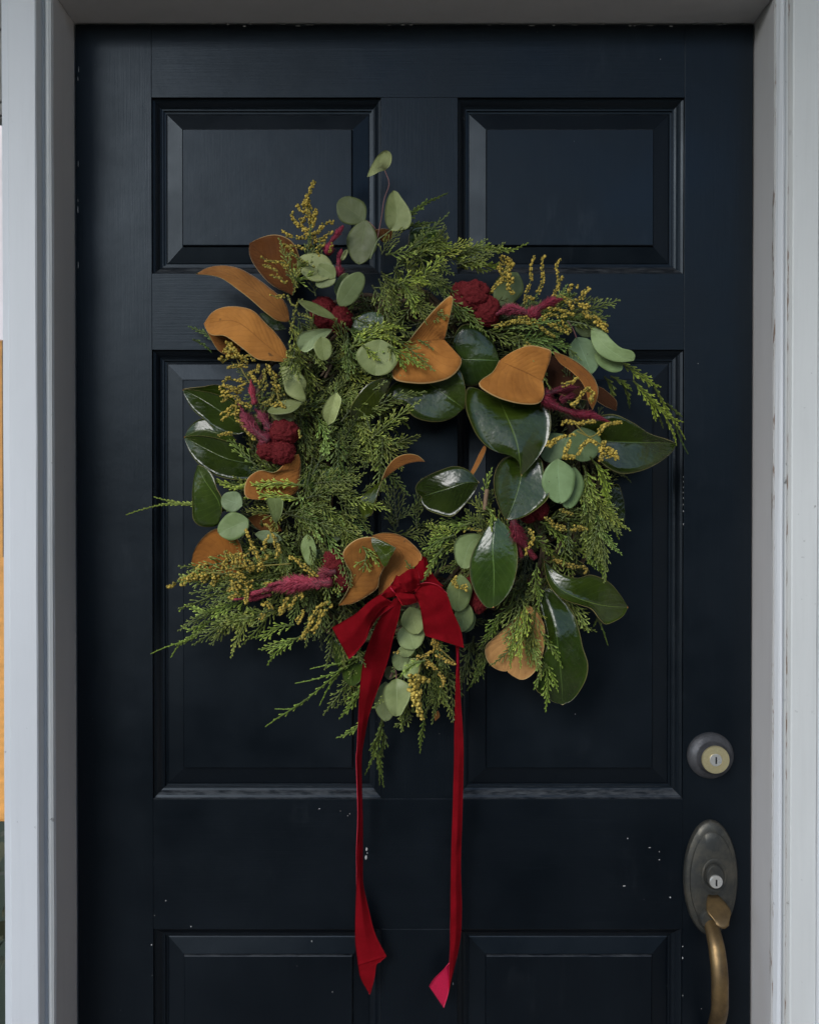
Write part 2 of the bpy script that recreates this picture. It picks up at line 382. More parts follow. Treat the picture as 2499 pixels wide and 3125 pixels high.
# chips and paint spatters that stand on the paint
CHIP = flat('bare_chip', (.38, .38, .37), .8)
def chip(x, y, w_, h_, d=.0006):
    bm = bmesh.new(); bmesh.ops.create_icosphere(bm, subdivisions=2, radius=1)
    c = at(x, y, 0)
    for v in bm.verts:
        q = v.co + Vector(noise.noise_vector(v.co * 1.4 + Vector((x, y, 0)))) * .5
        v.co = Vector((c.x + q.x * w_ * .00017, c.y + q.y * d, c.z + q.z * h_ * .00018))
    link('paint_chip', bm_mesh('paint_chip', bm, True), CHIP, door)
for z, x, y, a, b in ((7, 441, 765, 7, 14), (7, 437, 832, 11, 16), (7, 446, 795, 4, 5), (7, 65, 442, 7, 3), (7, 232, 460, 3, 3), (7, 290, 498, 3, 4),
                      (7, 306, 482, 4, 4), (7, 4, 1500, 4, 8), (7, 168, 1905, 3, 6), (7, 1130, 1838, 3, 9),
                      (0, 506, 2750, 5, 5), (0, 472, 2795, 3, 3), (0, 583, 2829, 6, 5), (0, 463, 2885, 5, 7), (0, 465, 2978, 3, 3),
                      (0, 2045, 2740, 6, 6), (0, 2012, 2625, 5, 4), (0, 1982, 2588, 9, 3), (0, 2012, 2600, 3, 5), (0, 1905, 2705, 12, 4), (0, 1915, 2560, 4, 5),
                      (0, 2083, 2890, 4, 5), (0, 2083, 2925, 4, 9), (0, 2083, 3040, 3, 6), (0, 2140, 3080, 3, 3), (0, 2015, 179, 3, 3), (0, 2083, 3160, 3, 8),
                      (0, 2085, 1455, 3, 4), (0, 2085, 1470, 3, 5), (0, 2085, 1487, 3, 5), (0, 2085, 1503, 3, 5), (0, 2085, 1520, 3, 5), (0, 2085, 1540, 3, 5), (0, 2085, 1560, 3, 6),
                      (0, 2085, 1600, 3, 6), (0, 2130, 1109, 3, 3), (0, 1384, 2196, 4, 10), (0, 1755, 2180, 4, 3), (0, 660, 718, 2, 2)):
    q = zp(z, (x, y)); chip(q[0], q[1], a, b)
for i in range(40):   # flaked paint along the head and the left edge
    if i < 34: chip(random.uniform(560, 2280), 72 + random.uniform(-1, 6), random.uniform(5, 26), random.uniform(2, 6))
    else: chip(238 + random.uniform(-1, 2), random.uniform(90, 900), 3, random.uniform(8, 30))

# hardware: solids turned about the axis that points out of the door
def turned(name, c, prof, mat, parent, sx=1.0, sz=1.0, n=48):
    vs, fs = [], []
    for r_, d in prof:
        for j in range(n): an = 2 * math.pi * j / n; vs.append((c.x + math.cos(an) * r_ * sx, -d, c.z + math.sin(an) * r_ * sz))
    for i in range(len(prof) - 1):
        for j in range(n): fs.append((i * n + j, i * n + (j + 1) % n, i * n + n + (j + 1) % n, i * n + n + j))
    fs.append(tuple(range((len(prof) - 1) * n, len(prof) * n)))
    bm = bmesh.new(); me = mesh_of(name, vs, fs); bm.from_mesh(me); bpy.data.meshes.remove(me)
    me = bm_mesh(name, bm, True); me.set_sharp_from_angle(angle=R(38))
    return link(name, me, mat, parent)
c = at(2166, 2305)
db = turned('deadbolt', c, [(.0312, 0), (.0312, .003), (.030, .0055), (.026, .009), (.0225, .0115), (.0208, .0135), (.0200, .0205), (.0188, .0225), (.0186, .0215)], PEWTER, door)
turned('cylinder_face', c, [(.0184, .015), (.0184, .0240), (.0178, .0248), (.0090, .0250), (.0088, .0243), (.0086, .0243)], BRASS, db)
turned('key_plug', c, [(.0083, .02), (.0083, .0252), (.0079, .0257), (.002, .0257)], STEEL, db)
box_ob('keyway', c.x - .0010, c.x + .0010, -.0262, -.02, c.z - .0048, c.z + .0044, BLACK, db, .0003)
c = at(2166, 2677)
hs = turned('door_handle', c, [(.0363, 0), (.0363, .003), (.0350, .0065), (.0318, .0085), (.0300, .0090), (.0292, .0108), (.0240, .0128), (.014, .014), (.0008, .0144)], BRONZE, door, 1, 2.15, 64)
cc = c + Vector((0, 0, .001))
turned('lock_collar', cc + Vector((.001, 0, .006)), [(.0165, .010), (.0168, .0150), (.0150, .0158), (.0125, .0150), (.0118, .0185), (.0108, .0198), (.0030, .0200)], BRONZE, hs, 1, 1.38)
turned('key_plug', cc + Vector((.0012, 0, .001)), [(.0086, .018), (.0086, .0225), (.0080, .0232), (.002, .0233)], STEEL, hs)
box_ob('keyway', cc.x + .0012 - .0011, cc.x + .0012 + .0011, -.0238, -.02, cc.z - .0042, cc.z + .0046, BLACK, hs, .0003)
# thumb latch: a spoon shaped lever
tl = at(2192, 2778, .03)
vs, fs = [], []; n, mrows = 12, 10
for i in range(mrows + 1):
    f = i / mrows; wdt = .0155 * (math.sin(min(1, f * 1.15 + .18) * math.pi * .62)) * (1 - .75 * max(0, f - .55) ** 1.3 * 2.2)
    for j in range(n):
        g = -1 + 2 * j / (n - 1)
        vs.append((tl.x - .002 + g * wdt + f * .002, -(.012 + .034 * math.sin(f * 1.35) + .003 * (1 - g * g)), tl.z + .011 - .028 * f + .004 * g * g * f))
fs = [(i * n + j, i * n + j + 1, i * n + n + j + 1, i * n + n + j) for i in range(mrows) for j in range(n - 1)]
o = link('thumb_latch', mesh_of('thumb_latch', vs, fs, True), WORN, hs)
md = o.modifiers.new('thick', 'SOLIDIFY'); md.thickness = .003; md.offset = -1
# pull grip
def tube(name, pts, rad, mat, parent, n=16, smooth=True, flatten=1.0):
    me = mesh_of(name, *tube_geo(pts, rad, n, flatten), smooth); return link(name, me, mat, parent)
def tube_geo(pts, rad, n=8, flatten=1.0):
    vs, fs = [], []; pts = [Vector(p) for p in pts]
    up = Vector((1, 0, 0))
    for i, p in enumerate(pts):
        t_ = (pts[min(i + 1, len(pts) - 1)] - pts[max(i - 1, 0)]).normalized()
        a = (up - t_ * up.dot(t_)); a = a.normalized() if a.length > 1e-4 else t_.orthogonal().normalized()
        b = t_.cross(a); up = a
        for j in range(n): an = 2 * math.pi * j / n; vs.append(p + a * (math.cos(an) * rad[i]) + b * (math.sin(an) * rad[i] * flatten))
    for i in range(len(pts) - 1):
        for j in range(n): fs.append((i * n + j, i * n + (j + 1) % n, i * n + n + (j + 1) % n, i * n + n + j))
    fs += [tuple(reversed(range(n))), tuple(range((len(pts) - 1) * n, len(pts) * n))]
    return vs, fs
def spline(pts, n):
    """Catmull-Rom through points, evenly spaced"""
    P = np.array([list(p) for p in pts], float)
    if len(P) == 2: P = np.array([P[0], (P[0] + P[1]) / 2, P[1]])
    E = np.vstack([2 * P[0] - P[1], P, 2 * P[-1] - P[-2]]); out = []
    for i in range(1, len(E) - 2):
        for t_ in np.linspace(0, 1, 14, endpoint=False):
            a, b, c_, d = E[i - 1], E[i], E[i + 1], E[i + 2]
            k1, k2, k3 = (np.linalg.norm(b - a) + 1e-9) ** .5, (np.linalg.norm(c_ - b) + 1e-9) ** .5, (np.linalg.norm(d - c_) + 1e-9) ** .5
            m1 = (c_ - b) + k2 * ((b - a) / k1 - (c_ - a) / (k1 + k2)); m2 = (c_ - b) + k2 * ((d - c_) / k3 - (d - b) / (k2 + k3))
            t2, t3 = t_ * t_, t_ ** 3
            out.append((2 * t3 - 3 * t2 + 1) * b + (t3 - 2 * t2 + t_) * m1 + (-2 * t3 + 3 * t2) * c_ + (t3 - t2) * m2)
    out.append(P[-1]); out = np.array(out)
    s = np.r_[0, np.cumsum(np.linalg.norm(np.diff(out[:, :2], axis=0), axis=1))]
    if s[-1] < 1e-6: s = np.linspace(0, 1, len(out))
    u = np.linspace(0, s[-1], n)
    return np.stack([np.interp(u, s, out[:, k]) for k in range(out.shape[1])], 1)
gp = []
for q, d in ((2795, .008), (2815, .020), (2850, .036), (2900, .047), (2960, .052), (3020, .050), (3070, .040), (3115, .027), (3165, .017), (3230, .011), (3300, .008)):
    p = at(1250, q, 0); gp.append((c.x - .003, -d, p.z))
gp = spline(gp, 34); gr = [.0094 + .0016 * math.sin(i / 33 * math.pi * 1.1 - .2) for i in range(34)]
tube('pull_grip', gp, gr, WORN, hs, 20, True, .8)
turned('grip_collar', Vector((c.x - .003, 0, at(1250, 2792).z)), [(.016, .008), (.0155, .014), (.013, .0175), (.010, .018)], BRONZE, hs)

# ------------------------------------------------------------------ wreath
wc = at(1290, 1430, 0)
wreath = thing('wreath', 'large wreath of cedar, magnolia and eucalyptus leaves hung on the navy door', 'wreath', (wc.x, -.005, wc.z))
def part(name, me, mat=None, color=None):
    o = link(name, me, mat, None, color); return keep(o, wreath)

def sheet(name, L, M, Rr, mats, nv=26, nu=5, thick=.0006, holes=None):
    """two-sided sheet with real thickness between three 3-D rails; UV u across, v along"""
    cols_ = []
    for k in range(nu): cols_.append((0, k / nu))
    for k in range(nu + 1): cols_.append((1, k / nu))
    nU = len(cols_); G = np.zeros((nv, nU, 3))
    for k, (s, f) in enumerate(cols_):
        ff = f
        G[:, k] = (L * (1 - ff) + M * ff) if s == 0 else (M * (1 - ff) + Rr * ff)
    for i in range(nv):                                  # ease across the rib so each half is softly bowed
        pass
    gv = np.gradient(G, axis=0); gu = np.gradient(G, axis=1); N = np.cross(gu, gv)
    ln = np.linalg.norm(N, axis=2, keepdims=True); N = np.where(ln > 1e-12, N / np.maximum(ln, 1e-12), np.array([0, -1.0, 0]))
    flip = -1 if N[nv // 2, :, 1].mean() > 0 else 1
    N *= flip
    B = G - N * thick
    vs = np.concatenate([G.reshape(-1, 3), B.reshape(-1, 3)]); off = nv * nU
    fs, mi, uv = [], [], []
    def U(i, k): return (k / (nU - 1), i / (nv - 1))
    for i in range(nv - 1):
        for k in range(nU - 1):
            q = [(i, k), (i, k + 1), (i + 1, k + 1), (i + 1, k)]
            if flip < 0: q = q[::-1]
            fs.append(tuple(a * nU + b for a, b in q)); mi.append(0); uv += [U(*p) for p in q]
            q = q[::-1]; fs.append(tuple(off + a * nU + b for a, b in q)); mi.append(1); uv += [U(*p) for p in q]
    ring = [(i, 0) for i in range(nv)] + [(nv - 1, k) for k in range(1, nU)] + [(i, nU - 1) for i in range(nv - 2, -1, -1)] + [(0, k) for k in range(nU - 2, 0, -1)]
    for j in range(len(ring)):
        a, b = ring[j], ring[(j + 1) % len(ring)]
        A, Bq = a[0] * nU + a[1], b[0] * nU + b[1]
        fs.append((A, Bq, off + Bq, off + A)); mi.append(2); uv += [U(*a), U(*b), U(*b), U(*a)]
    me = bpy.data.meshes.new(name); me.from_pydata(vs.tolist(), [], fs)
    ul = me.uv_layers.new(name='UVMap'); ul.data.foreach_set('uv', np.array(uv, 'f').ravel())
    me.polygons.foreach_set('material_index', mi); me.polygons.foreach_set('use_smooth', [m_ != 2 for m_ in mi])
    for m_ in mats: me.materials.append(m_)
    me.update(); return me

MATS = {'top': (MTOP, MUND, RIM), 'under': (MUND, MTOP, RIM), 'euc': (EUC, EUC, CUT)}
NAMES = {'top': 'magnolia_leaf', 'under': 'magnolia_leaf', 'euc': 'eucalyptus_leaf'}
def leaf(kind, z, base, tip, Ls, Rs, M=None, d=(8, 8, 8), fold=0.0, tilt=0.0, color=(1, 1, 1), nv=28, wav=.0, thick=.0007, label=None):
    """d: cm out from the door at base, middle, tip; fold: cm the edges stand nearer than the rib; tilt: cm, left edge nearer"""
    L2 = spline([zp(z, p) for p in [base] + Ls + [tip]], nv); R2 = spline([zp(z, p) for p in [base] + Rs + [tip]], nv)
    M2 = spline([zp(z, p) for p in [base] + M + [tip]], nv) if M is not None else (L2 + R2) / 2
    tt = np.linspace(0, 1, nv); dd = np.interp(tt, [0, .5, 1], d) + 0
    # smooth the depth curve
    dd = d[0] * (1 - tt) * (1 - 2 * tt) + 4 * d[1] * tt * (1 - tt) + d[2] * tt * (2 * tt - 1)
    env = np.sin(np.pi * tt) ** .5; sd_ = (base[0] * 13.7 + tip[1] * 7.1) % 97
    rip = [wav * noise.noise(Vector((t_ * 4, sd_, 0))) for t_ in tt]; rip2 = [wav * noise.noise(Vector((t_ * 4, sd_, 7))) for t_ in tt]
    def rail(P, extra): return np.array([list(at(P[i, 0], P[i, 1], (dd[i] + extra[i]) / 100)) for i in range(nv)])
    A = rail(L2, (fold + tilt) * env + np.array(rip)); B = rail(M2, 0 * env); C = rail(R2, (fold - tilt) * env + np.array(rip2))
    me = sheet(NAMES[kind], A, B, C, MATS[kind], nv, 5, thick)
    # bow each half between edge and rib
    o = part(NAMES[kind], me, None, color)
    if label: o['label'] = label
    return o
def euc(z, bx, by, tx, ty, wd, d=8, tilt=0.0, fold=.12, color=(1, 1, 1), point=.0, skew=0.0, dd=0.0, curl=0.0):
    """a rounded leaf from stalk to tip, wd wide at its widest, all in photo units of that crop"""
    if z in (1, 3): d += 1.3
    b_, t_ = np.array([bx, by], float), np.array([tx, ty], float); ax = t_ - b_; ln = np.linalg.norm(ax); ax /= ln; pn = np.array([ax[1], -ax[0]])
    prof = [(.02, .13), (.10, .50), (.22, .80), (.38, .98), (.55, 1.0), (.72, .88), (.86, .66 - point * .2), (.95, .40 - point * .25), (.99, .18 - point * .1)]
    Ls, Rs = [], []
    for f, w_ in prof:
        cpt = b_ + ax * ln * f + pn * skew * wd * math.sin(f * math.pi)
        Ls.append(tuple(cpt + pn * wd / 2 * w_ * (1 + .05 * math.sin(f * 9 + bx)))); Rs.append(tuple(cpt - pn * wd / 2 * w_ * (1 + .05 * math.sin(f * 8 + by))))
    mid = [tuple(b_ + ax * ln * f + pn * skew * wd * math.sin(f * math.pi) * .8) for f in (.25, .5, .75)]
    return leaf('euc', z, (bx, by), (tx, ty), Ls, Rs, mid, (d - dd * .5, d + curl, d + dd * .5), fold, tilt, color, 20, .15, .0006)

# --- the ring underneath: twisted vines
def ring_pt(an, rr, dep):
    p = at(1290 + 425 * math.cos(an), 1430 - 445 * math.sin(an), dep); q = at(1290 + (425 + rr) * math.cos(an), 1430 - (445 + rr) * math.sin(an), dep); return q
for k in range(13):
    pts, rad = [], []; ph = k * 2.1; rr = 20 + 9 * (k % 5); tw = 3 + (k % 3)
    for i in range(91):
        an = i / 90 * 2 * math.pi
        q = ring_pt(an, rr * 2.4 * math.cos(tw * an + ph) + 6 * noise.noise(Vector((an * 2, k, 0))), .018 + .014 * math.sin(tw * an + ph) + .003 * (k % 3))
        pts.append(q); rad.append(.0032)
    part('vine', mesh_of('vine', *tube_geo(pts, rad, 6), True), STEM)

# --- cedar
def sprig_geo(path, twig, rnd, dens=.0041, rad=.00092, spread=52, wide=1.0, sub=.0043):
    """path: list of 3-D points; flat-ish fan of cord-like twigs either side; returns verts, faces, colours"""
    vs, fs, cl = [], [], []
    P = np.array([list(p) for p in path], float)
    def cone(a, b, ra, rb, c0, c1, hue, bend=None):
        ax = b - a; L_ = ax.length
        if L_ < 1e-6: return
        ax /= L_; o1 = ax.orthogonal().normalized(); o2 = ax.cross(o1); base = len(vs); rows_ = [(a, ra, c0), (a + ax * L_ * .78, (ra + rb) / 2 * 1.12, (c0 + c1) / 2)]
        for p, r_, c_ in rows_:
            for j in range(4): an = j * math.pi / 2; vs.append(p + o1 * math.cos(an) * r_ + o2 * math.sin(an) * r_); cl.append((c_, hue, 0, 1))
        vs.append(b); cl.append((c1, hue, 0, 1))
        for j in range(4): fs.append((base + j, base + (j + 1) % 4, base + 4 + (j + 1) % 4, base + 4 + j)); fs.append((base + 4 + j, base + 4 + (j + 1) % 4, base + 8))
    seg = np.linalg.norm(np.diff(P, axis=0), axis=1); S = np.r_[0, np.cumsum(seg)]; tot = S[-1]
    n = max(6, int(tot / dens)); nrm = Vector((0, -1, 0)); prev = None; side = 1
    for i in range(n + 1):
        s = tot * i / n; p = Vector([np.interp(s, S, P[:, k]) for k in range(3)])
        s2 = min(tot, s + tot / n); q = Vector([np.interp(s2, S, P[:, k]) for k in range(3)])
        if i == n: break
        ax = (q - p).normalized()
        f = s / tot
        r0 = .0011 * (1 - f) + .0006
        cone(p, q + ax * .0006, r0, r0 * .92, .1 + .45 * f, .1 + .45 * f, rnd.random() * .5)
        pn = ax.cross(nrm).normalized()
        if f < .04: continue
        side = -side
        ln = twig * (.45 + .75 * math.sin(min(1, f * 1.15 + .12) * math.pi) ** .7) * rnd.uniform(.7, 1.15) * (1.0 if f < .8 else 1 - .55 * (f - .8) / .2)
        an = R(spread * (1 - .35 * f) * rnd.uniform(.75, 1.15)); roll = rnd.uniform(-.9, .9) * wide
        lat = (pn * side * math.cos(roll) + nrm * math.sin(roll)).normalized()
        dr = (ax * math.cos(an) + lat * math.sin(an)).normalized()
        dr2 = (dr + ax * .35 + nrm * rnd.uniform(-.1, .25)).normalized(); hue = rnd.random()
        m_ = p + dr * ln * .55; e = m_ + dr2 * ln * .5
        cone(p, m_, rad * 1.1, rad, .35, .55, hue); cone(m_, e, rad, rad * .8, .55, 1, hue)
        k2 = int(ln / sub)
        for j in range(1, k2):
            g = j / k2; b = p + (m_ - p) * min(1, g / .55) if g < .55 else m_ + (e - m_) * (g - .55) / .45
            sd2 = 1 if (j + (side > 0)) % 2 else -1
            d0 = dr if g < .55 else dr2; l2 = d0.cross(nrm).normalized() * sd2 + nrm * rnd.uniform(-.6, .7)
            a2 = R(rnd.uniform(22, 42)); d3 = (d0 * math.cos(a2) + l2.normalized() * math.sin(a2)).normalized()
            tl_ = ln * .50 * (1.08 - g) * rnd.uniform(.6, 1.25) + .0022
            cone(b, b + d3 * tl_, rad * .9, rad * .75, .5, 1, hue)
    return vs, fs, cl
def geo_mesh(name, vs, fs, cl, mat):
    me = bpy.data.meshes.new(name); me.from_pydata([tuple(v) for v in vs], [], fs)
    a = me.color_attributes.new('tip', 'FLOAT_COLOR', 'POINT'); a.data.foreach_set('color', np.array(cl, 'f').ravel())
    me.polygons.foreach_set('use_smooth', [True] * len(me.polygons)); me.materials.append(mat); me.update(); return me
def greens(rnd, lo=.65, hi=1.15):
    k = rnd.uniform(lo, hi); y = rnd.uniform(-.22, .20); k *= rnd.choice((.8, 1.1, 1.35)); return (k * (1 + y), k, k * (1 - y * 1.2))
rn = random.Random(5)
protos = []
for k in range(12):
    ln = (.055, .07, .085)[k % 3]; cv = rn.uniform(-.3, .3)
    path = [(ln * t_, .004 * math.sin(t_ * 3), ln * cv * t_ * t_) for t_ in np.linspace(0, 1, 9)]
    protos.append(geo_mesh('cedar_sprig', *sprig_geo(path, (.0150, .0195, .0165)[k % 3], rn, spread=(54, 40, 46)[k // 4], sub=(.0043, .0060, .0075, .0050)[k % 4], rad=(.00088, .00078)[k % 2]), CEDAR))
mass = {'v': [], 'f': [], 'c': [], 'n': 0}
proto_np = []
for me in protos:
    v = np.empty(len(me.vertices) * 3, 'f'); me.vertices.foreach_get('co', v)
    c_ = np.empty(len(me.vertices) * 4, 'f'); me.color_attributes['tip'].data.foreach_get('color', c_)
    proto_np.append((v.reshape(-1, 3), [tuple(p.vertices) for p in me.polygons], c_.reshape(-1, 4)))
turn = [0]
def cedar(px_, py_, ang, dep, lean=.15, k=None, sc=1.0, color=None, deep=False):
    """a shared sprig rooted at a photo point, heading ang degrees (0 right, 90 up), lean = how much it points out from the door"""
    p = at(px_, py_, dep / 100); a = R(ang)
    xx = Vector((math.cos(a) * (1 - abs(lean) * .4), -lean, math.sin(a) * (1 - abs(lean) * .4))).normalized()
    yy = (Vector((0, 1, 0)) - xx * xx.y).normalized(); yy = (yy + xx.cross(yy) * rn.uniform(-.5, .5)).normalized(); zz = xx.cross(yy)
    M_ = Matrix((xx, yy, zz)).transposed().to_4x4() @ Matrix.Scale(sc, 4); M_.translation = p
    turn[0] += 1
    if deep or turn[0] % 9 < 4:
        v, f, c_ = proto_np[rn.randrange(12)]; A = np.array(M_)[:3]; v2 = v @ A[:, :3].T + A[:, 3]
        c2 = c_.copy(); c2[:, 2] = rn.uniform(.6, .97) if deep else rn.uniform(0, .35); off = mass['n']  # deep sprigs carry the shade between twigs in their colour
        mass['v'].append(v2); mass['f'] += [tuple(a + off for a in q) for q in f]; mass['c'].append(c2); mass['n'] += len(v); return
    o = link('cedar_sprig', protos[rn.randrange(12) if k is None else k], None, None, color or greens(rn))
    o.parent = wreath; o.matrix_parent_inverse = Matrix.Translation(-wreath.location); o.matrix_basis = M_
    return o
def cedar_path(z, pts, d, twig=.011, color=None, spread=40, dens=.0038, rad=.00088, wide=.8):
    """a sprig of its own along a traced line; d = cm out at start and end"""
    q = spline([zp(z, p) for p in pts], 24); path = [at(q[i, 0], q[i, 1], (d[0] + (d[1] - d[0]) * i / 23) / 100) for i in range(24)]
    return part('cedar_sprig', geo_mesh('cedar_sprig', *sprig_geo(path, twig, rn, spread=spread, dens=dens, rad=rad, wide=wide), CEDAR), None, color or greens(rn))
N_CEDAR = 0
# backing all round the ring, low down, the shade between sprigs put into its colour
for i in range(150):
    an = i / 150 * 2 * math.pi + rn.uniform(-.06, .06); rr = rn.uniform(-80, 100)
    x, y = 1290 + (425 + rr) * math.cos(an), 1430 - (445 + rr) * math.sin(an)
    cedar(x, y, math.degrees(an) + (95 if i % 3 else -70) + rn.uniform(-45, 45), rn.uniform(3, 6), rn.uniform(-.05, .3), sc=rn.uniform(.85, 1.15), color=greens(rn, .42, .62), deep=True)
def cluster(cx, cy, rx, ry, n, ang, spr, d0, d1, lean=(0, .35), sc=(.7, 1.0), lo=.75, hi=1.25):
    for i in range(n):
        r_ = math.sqrt(rn.random()); a = rn.uniform(0, 6.283)
        x, y = cx + rx * r_ * math.cos(a), cy + ry * r_ * math.sin(a)
        cedar(x, y, ang + rn.uniform(-spr, spr), rn.uniform(d0, d1), rn.uniform(*lean), sc=rn.uniform(*sc), color=greens(rn, lo, hi))
cluster(1235, 830, 115, 75, 26, -15, 75, 6.5, 9.5, sc=(.6, .9))                 # top
cluster(1380, 790, 70, 35, 9, 0, 35, 7, 8.5, sc=(.65, .85))
cluster(1200, 900, 80, 60, 8, -70, 60, 8, 10.5)
cluster(940, 870, 50, 90, 5, 95, 40, 8, 10)
cluster(1000, 1120, 110, 130, 16, 30, 100, 6, 8.5, lo=.6)       # upper left inside
cluster(905, 1020, 45, 80, 8, -80, 60, 8, 10)
cluster(1040, 1370, 100, 120, 20, 20, 90, 5.5, 9, lo=.5, hi=1.0)
cluster(1000, 1250, 80, 60, 12, 0, 90, 6, 8.5, lo=.6)
cluster(1000, 1440, 80, 60, 12, -20, 90, 6, 8.5, lo=.6)
cluster(900, 1720, 90, 60, 12, -120, 80, 6, 8, lo=.6)
cluster(1640, 1750, 70, 60, 8, -90, 60, 5, 7, lo=.5, hi=.8)
cluster(1560, 1700, 60, 60, 5, 160, 60, 5, 7, lo=.5, hi=.8)
cluster(930, 1300, 60, 80, 7, -30, 90, 6, 8)
cluster(960, 1530, 110, 60, 16, -20, 60, 8, 10.5)
cluster(860, 1640, 120, 70, 12, -60, 70, 7, 9.5)
cluster(1010, 1650, 80, 50, 10, -70, 40, 8.5, 10.5)
cluster(800, 1500, 30, 20, 2, 150, 40, 6, 7, sc=(.6, .7))
cluster(820, 1760, 130, 40, 14, 195, 30, 7, 9, lo=.8)
cluster(800, 1850, 110, 40, 10, 215, 30, 6, 8, lo=.85)
cluster(1230, 1620, 60, 30, 6, 60, 90, 3, 5, lo=.4, hi=.6)
cluster(1400, 1680, 70, 30, 10, 190, 50, 5.5, 7.5, sc=(.6, .85), lo=.6)
cluster(1490, 1590, 25, 50, 4, 110, 40, 7, 8.5, sc=(.5, .7))
cluster(1600, 1850, 50, 70, 9, -90, 40, 7, 9, lo=.7)
cluster(1690, 1640, 90, 60, 9, -40, 60, 5, 8, lo=.5, hi=.9)
cluster(1790, 1480, 40, 60, 9, -75, 25, 7, 9, lo=.9, hi=1.35)
cluster(1820, 1600, 30, 60, 7, -85, 22, 7, 8.5, lo=1.0, hi=1.35)
cluster(1560, 1020, 60, 30, 6, -20, 50, 8, 9)
cluster(1030, 1860, 50, 50, 7, -110, 40, 5, 7.5, lo=.5, hi=.8)
cluster(1300, 2050, 80, 50, 10, -90, 30, 3, 5, lo=.45, hi=.8)
cluster(1120, 2030, 30, 40, 4, -120, 20, 2.5, 4, lo=.5, hi=.8)
cluster(1700, 980, 110, 40, 8, 0, 50, 5, 7.5, lo=.5, hi=.9)
cluster(1080, 1290, 110, 90, 14, 10, 100, 7, 9.5, lo=.7)
cluster(1080, 1450, 70, 110, 10, 30, 90, 6.5, 9, sc=(.55, .8), lo=.6, hi=1.2)
cluster(1120, 1000, 70, 60, 10, -40, 80, 8, 10)
cluster(870, 1180, 60, 70, 8, -60, 80, 5, 7, lo=.5, hi=.9)
cluster(870, 1430, 40, 40, 4, 160, 60, 5, 7, lo=.5, hi=.9)
cluster(1680, 1800, 60, 90, 8, -80, 40, 4, 6, lo=.5, hi=.9)
cluster(1290, 1980, 60, 60, 8, -90, 40, 3.5, 5.5, lo=.6, hi=1.0)
cluster(800, 1480, 60, 90, 7, 150, 70, 2.5, 4.5, sc=(.6, .85), lo=.6, hi=.9)
cluster(870, 1580, 60, 60, 9, 200, 80, 4, 7, sc=(.65, .9), lo=.8)
cluster(960, 1760, 70, 40, 6, 220, 60, 6, 8, sc=(.65, .9), lo=.8)
cluster(790, 1240, 40, 70, 5, 170, 60, 2.5, 4.5, sc=(.6, .8), lo=.6, hi=.9)
cluster(1640, 960, 90, 40, 8, 20, 40, 4, 7, sc=(.6, .85), lo=.8)
cluster(800, 1700, 90, 40, 8, 200, 40, 5, 8, lo=.9)
# named sprigs that break the outline
G1 = (1.4, 1.4, 1.15); G2 = (1.75, 1.7, 1.1); GB = (1.05, 1.2, 1.15)
cedar_path(1, [(1400, 640), (1520, 545), (1600, 480), (1680, 440), (1760, 405)], (6, 3), .010, (.75, .85, .8), 32)
cedar_path(9, [(620, 560), (760, 490), (900, 470), (1010, 455)], (4, 3), .008, (.6, .7, .6), 30)
cedar_path(2, [(370, 130), (470, 120), (560, 90), (690, 110), (800, 70)], (7, 5), .013, G1, 30)
cedar_path(2, [(400, 150), (500, 180), (600, 190), (700, 215)], (8, 6), .015, G2, 34)
cedar_path(2, [(330, 330), (430, 420), (520, 480), (590, 570)], (9, 10), .015, (.7, .8, .7), 42)
cedar_path(2, [(560, 530), (660, 560), (760, 590), (830, 610)], (8, 9), .016, (.75, .75, .6), 42)
cedar_path(11, [(820, 230), (980, 330), (1150, 450), (1260, 520), (1370, 560)], (6, 5), .014, G2, 32)
cedar_path(11, [(1000, 480), (1200, 700), (1400, 900), (1520, 980), (1665, 1025)], (6, 4.5), .013, G2, 28)
cedar_path(11, [(1280, 560), (1400, 780), (1500, 960), (1600, 1100), (1690, 1260)], (5.5, 4), .008, G2, 22)
cedar_path(11, [(1400, 900), (1480, 1080), (1540, 1200), (1570, 1340)], (5, 4), .007, G2, 22)
cedar_path(11, [(1540, 1020), (1600, 1200), (1660, 1330), (1724, 1450)], (4.5, 3), .004, (.6, .8, .9), 20, .006)
cedar_path(11, [(1440, 780), (1540, 870), (1650, 960)], (4.5, 3.5), .006, (.7, .8, .7), 22)
cedar_path(11, [(1230, 740), (1270, 860), (1300, 1020)], (5, 4.5), .009, G2, 26)
cedar_path(11, [(1320, 900), (1360, 1000), (1395, 1110)], (4, 3), .005, (.7, .8, .7), 24)
cedar_path(11, [(700, 420), (860, 500), (990, 620)], (6, 5), .009, (1, 1.05, .8), 28)
cedar_path(11, [(860, 520), (940, 700), (950, 850)], (5, 3), .007, (.5, .6, .5), 24)
cedar_path(11, [(620, 420), (700, 540), (740, 700)], (5, 4), .011, (.6, .65, .5), 26)
cedar_path(3, [(640, 830), (540, 810), (470, 800)], (8, 7), .010, G2, 26)
cedar_path(3, [(700, 930), (560, 960), (400, 930), (260, 930), (150, 955), (58, 985)], (8, 4), .008, G1, 22)
cedar_path(3, [(560, 930), (420, 930), (300, 915), (205, 890)], (7, 4.5), .010, G1, 24)
cedar_path(3, [(1000, 830), (880, 820), (740, 830), (600, 840), (520, 800)], (10, 7.5), .014, G2, 26)
cedar_path(3, [(980, 900), (860, 890), (760, 880), (660, 905)], (9.5, 8), .014, G2, 28)
cedar_path(3, [(60 + 350, 60), (470, 90), (510, 130)], (3, 3), .006, (.6, .8, .8), 26)
cedar_path(1, [(240, 1390), (160, 1330), (50, 1280)], (2.5, 2), .009, (.5, .65, .65), 30)
